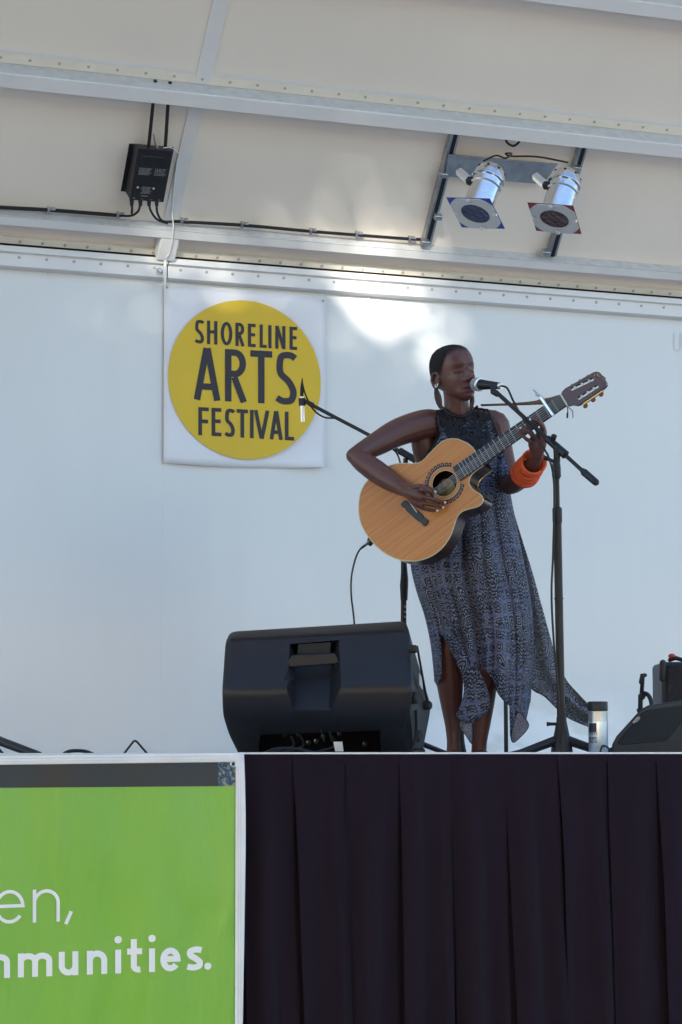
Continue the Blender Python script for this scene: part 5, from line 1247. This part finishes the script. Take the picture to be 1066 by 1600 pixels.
MB().tube([U(1002, 1092, 8.6), U(1004.5, 1058, 8.58)], .008, 10).build('boom_arm', M['blackmetal'], ss)
MB().tube([U(1001.5, 1066, 8.58), U(1004.5, 1055, 8.58), U(1008, 1055, 8.58)], [.008, .0105, .008], 10, dome=True).build('mic_clip', M['blackplastic'], ss)
MB().tube([U(1002, 1091, 8.59), U(1007, 1082, 8.59)], .0125, 8).build('clamp', M['blackplastic'], ss)
MB().tube(catmull([U(1006, 1083, 8.58), U(1013, 1086, 8.56), U(1018, 1098, 8.55), U(1018, 1120, 8.55)], 4), .0085, 8).build('cable', M['cable'], ss)
stand_base(ss, f5, .2)
cs_ = thing('equipment_case', 'black padded case standing by the wall at the right edge, red latch on top', 'case', Vector((U(1080, 1172, 9.3).x, U(1080, 1172, 9.3).y, ZFLOOR)))
q = [U(1034, 1034, 9.25), U(1160, 1030, 9.25)]; 
c0 = Vector((q[0].x, q[0].y, ZFLOOR)); c1_ = Vector((q[1].x, q[1].y, ZFLOOR)); hh = q[0].z - ZFLOOR; dd = Vector((FWD.x, FWD.y, 0)) * .3
MB().hexa([c0, c1_, c1_ + dd, c0 + dd], [p + Vector((0, 0, hh)) for p in (c0, c1_, c1_ + dd, c0 + dd)]).build('shell', M['blackplastic'], cs_, bevel=.02, seg=3)
g0, g1_ = U(1043, 1040, 9.24), U(1150, 1036, 9.24)
MB().prism([g0, g1_, Vector((g1_.x, g1_.y, ZFLOOR + .02)), Vector((g0.x, g0.y, ZFLOOR + .02))], -FWD * .005).build('grille_cloth', mat('speaker_cloth', (.02, .016, .018), .8, bump=1., bscale=120, var=.4, vscale=80), cs_, smooth=False)
MB().tube([U(1036, 1036, 9.22), U(1035, 1060, 9.22)], .014, 10, dome=True).build('edge_roll', M['blackplastic'], cs_)
MB().ball(U(1050, 1025, 9.3), (.016, .014, .01), 10).build('latch', M['red_plastic'], cs_)
MB().tube([U(1047, 1031, 9.3), U(1056, 1028, 9.3), U(1066, 1031, 9.3)], .009, 8, dome=True).build('handle', M['blackmetal'], cs_)

bt = thing('travel_bottle', 'silver blue steel travel bottle with black lid near the stage edge', 'bottle', Vector((U(935, 1172, 7.75).x, U(935, 1172, 7.75).y, ZFLOOR)))
bz = Vector(bt.location); zz = lambda y: U(935, y, 7.75).z - ZFLOOR; rb = 15.2 / F * 7.75
MB().lathe(bz, (0, 0, 1), [(.0005, rb * .9), (.006, rb), (zz(1127), rb)], 40).build('body', M['bottle'], bt)
MB().lathe(bz, (0, 0, 1), [(zz(1127) + .0005, rb * .985), (zz(1111.5), rb * .98)], 40).build('steel_band', M['galv'], bt)
MB().lathe(bz, (0, 0, 1), [(zz(1111), rb * 1.0), (zz(1109), rb * 1.03), (zz(1097.5), rb * 1.03), (zz(1096), rb * .97)], 40).build('lid', M['blackplastic'], bt)
def onb(px, py, o=.0008):   # pixel onto the bottle's cylinder
    s_ = (px - 935.0) / 15.2; s_ = max(-1, min(1, s_)); a = math.asin(s_); tw = -Vector((FWD.x, FWD.y, 0)).normalized()
    return bz + (RT * math.sin(a) + tw * math.cos(a)) * (rb + o) + Vector((0, 0, zz(py)))
def patch(m, x0, x1, y0, y1, n=8): m.grid(lambda u, v: onb(x0 + (x1 - x0) * u, y0 + (y1 - y0) * v), n, 2)
m = MB(); patch(m, 920.6, 931, 1130, 1143.5)
for i in range(4):
    x = 920.6 + i * 2.7; m.add([onb(x, 1143.4), onb(x + 2, 1143.4), onb(x + 3.2, 1149), onb(x + 2.6, 1149)], [(0, 1, 2, 3)])
text(m, [('A', 920.4, 923.6), ('N', 924.4, 927.6), ('D', 928.4, 931.6)], lambda x: 1151.4, lambda x: 1155.6, .75, onb)
text(m, [('Z', 920.4, 923.4), ('O', 924.0, 927.8), ('O', 928.3, 932)], lambda x: 1156.8, lambda x: 1161.2, .75, onb)
m.build('printed_logo', M['ink'], bt, fix=False)

# ================================================================== LEFT: stand leg, cable hump, wire
o = MB().tube([U(-60, 1128, 7.9), U(0, 1158, 7.7), U(62, 1181, 7.5)], [.016, .016, .014], 10, dome=True).build('stand_leg', M['blackmetal']); tag(o, 'thick black stand leg slanting down to the stage at the left edge', 'stand')
o = MB().tube([U(-40, 1140, 8.0), U(-2, 1170, 7.9), U(12, 1186, 7.9)], .005, 8).build('thin_strut', M['blackmetal']); tag(o, 'short thin black strut under the slanting leg at the left edge', 'strut')
o = MB().tube(catmull([U(85, 1190, 7.6), U(103, 1176, 7.6), U(120, 1173, 7.6), U(140, 1176, 7.6), U(165, 1190, 7.6)], 6), .006, 8).build('floor_cable', M['cable']); tag(o, 'black cable humping just above the banner at the left', 'cable')
o = MB().tube(catmull([U(186, 1188, 7.7), U(196, 1175, 7.7), U(206, 1162, 7.7), U(210, 1158, 7.7), U(214, 1159, 7.7), U(222, 1168, 7.7), U(229, 1176, 7.7), U(240, 1190, 7.7)], 4), .0038, 8).build('bent_wire', M['cable']); tag(o, 'thin black cable bent in a peak above the banner', 'cable')
o = MB().obox(U(655, 1176, 7.6), RT * .02, FWD * .03, Vector((0, 0, .012))).build('floor_plate', M['blackplastic'], bevel=.003); tag(o, 'small flat black block on the stage beside the large monitor', 'block')

# ================================================================== UNSEEN TREES ADDED TO SHADE THE STAGE (gaps shaped for the sun patches)
LD = sd; TA = LD.cross(Vector((0, 0, 1))).normalized(); TB = TA.cross(LD).normalized()
DT = 17.0
def ab(p): return p.dot(TA), p.dot(TB)
holes = []
def hole_at(p, ra, rb, k): a, b_ = ab(p); holes.append((a, b_, ra, rb, k))
hole_at(UY(607, 470, YW), .24, .16, .9); hole_at(UY(620, 498, YW), .36, .25, .6); hole_at(UY(600, 428, YW), .4, .14, .7); hole_at(UY(655, 520, YW), .26, .2, .35); hole_at(RF(612, 385), .24, .17, .75); hole_at(RF(606, 335), .17, .24, .5)
hole_at(UY(455, 428, YW), .34, .13, .6); hole_at(UY(330, 424, YW), .34, .13, .68); hole_at(UY(215, 485, YW), .18, .2, .38); hole_at(UY(240, 440, YW), .16, .1, .4); hole_at(UY(120, 490, YW), .3, .15, .1)
def openness(a, b_):
    o_ = 0
    for (ha, hb_, ra, rb_, k) in holes:
        d = ((a - ha) / ra) ** 2 + ((b_ - hb_) / rb_) ** 2
        d *= 1 + .45 * noise.noise(Vector((a * 4, b_ * 4, 3)))
        if d < 1.6: o_ = max(o_, k * min(1, (1.6 - d) / .9))
    return o_
pts_ab = [ab(Vector(p)) for p in ((XL, YF, 0), (XR, YF, 0), (XL, YF - .5, 7), (XR, YF - .5, 7), (XL, YW, 4), (XR, YW, 4), (XL, YF - 3, 0), (XR, YF - 3, 0))]
a_lo, a_hi = min(p[0] for p in pts_ab) - .8, max(p[0] for p in pts_ab) + .8; b_lo, b_hi = min(p[1] for p in pts_ab) - .5, max(p[1] for p in pts_ab) + 2.2
rt_ = random.Random(11); NT = 3
wid = (a_hi - a_lo) / NT
wall_c = Vector((3, YW, 2)).dot(LD)
for k in range(NT):
    ca = a_lo + wid * (k + .5); base_p = TA * ca + LD * (wall_c + DT); gx = Vector((base_p.x, base_p.y, .03))
    # move the trunk foot so that it stands under the crown
    mid_p = TA * ca + TB * ((b_lo + b_hi) / 2) + LD * (wall_c + DT); gx = Vector((mid_p.x, mid_p.y, 0.0))
    tr = thing('tree', ['broad leafy tree behind the audience, nearest the banner side', 'broad leafy tree in the middle of the row behind the audience', 'broad leafy tree behind the audience, nearest the wedge monitor side'][k], 'tree', gx, 'trees behind the audience')
    MB().tube(catmull([gx, gx + Vector((.1, 0, 1.5)), mid_p - Vector((0, 0, 4)), mid_p - Vector((0, 0, 3.4))], 4), [.3 - .02 * i for i in range(13)], 10).build('trunk', M['bark'], tr)
    vs, fs = [], []
    def leaf(p, s_):
        d1 = (TA * rt_.gauss(0, 1) + TB * rt_.gauss(0, 1) + LD * rt_.gauss(0, .3)).normalized(); d2 = d1.cross(LD + TA * rt_.gauss(0, .3) + TB * rt_.gauss(0, .3)).normalized()
        i0 = len(vs); vs.extend([p + d1 * s_, p + d2 * s_ * .7, p - d1 * s_, p - d2 * s_ * .7]); fs.append((i0, i0 + 1, i0 + 2, i0 + 3))
    def zone(a, b_, m_): return any(abs(a - h[0]) < h[2] * 1.35 + m_ and abs(b_ - h[1]) < h[3] * 1.35 + m_ for h in holes)
    for layer in range(6):
        c_ = .15; a = ca - wid / 2 - .1
        while a < ca + wid / 2 + .1:
            b_ = b_lo
            while b_ < b_hi:
                aa, bb = a + rt_.uniform(-.06, .06), b_ + rt_.uniform(-.06, .06)
                if not zone(aa, bb, .12): leaf(TA * aa + TB * bb + LD * (wall_c + DT + rt_.uniform(-.9, .9)), rt_.uniform(.13, .18))
                b_ += c_
            a += c_
    for layer in range(4):
        c_ = .045; a = ca - wid / 2
        while a < ca + wid / 2:
            b_ = min(h[1] - h[3] for h in holes) - .6
            while b_ < max(h[1] + h[3] for h in holes) + .6:
                aa, bb = a + rt_.uniform(-.02, .02), b_ + rt_.uniform(-.02, .02)
                if zone(aa, bb, .16) and rt_.random() >= openness(aa, bb): leaf(TA * aa + TB * bb + LD * (wall_c + DT + rt_.uniform(-.5, .5)), rt_.uniform(.04, .055))
                b_ += c_
            a += c_
    vs[:] = [v if v.z > .2 else v + Vector((0, 0, .2 - v.z)) for v in vs]
    MB().add(vs, fs).build('crown', M['leaf'], tr, smooth=False, fix=False)
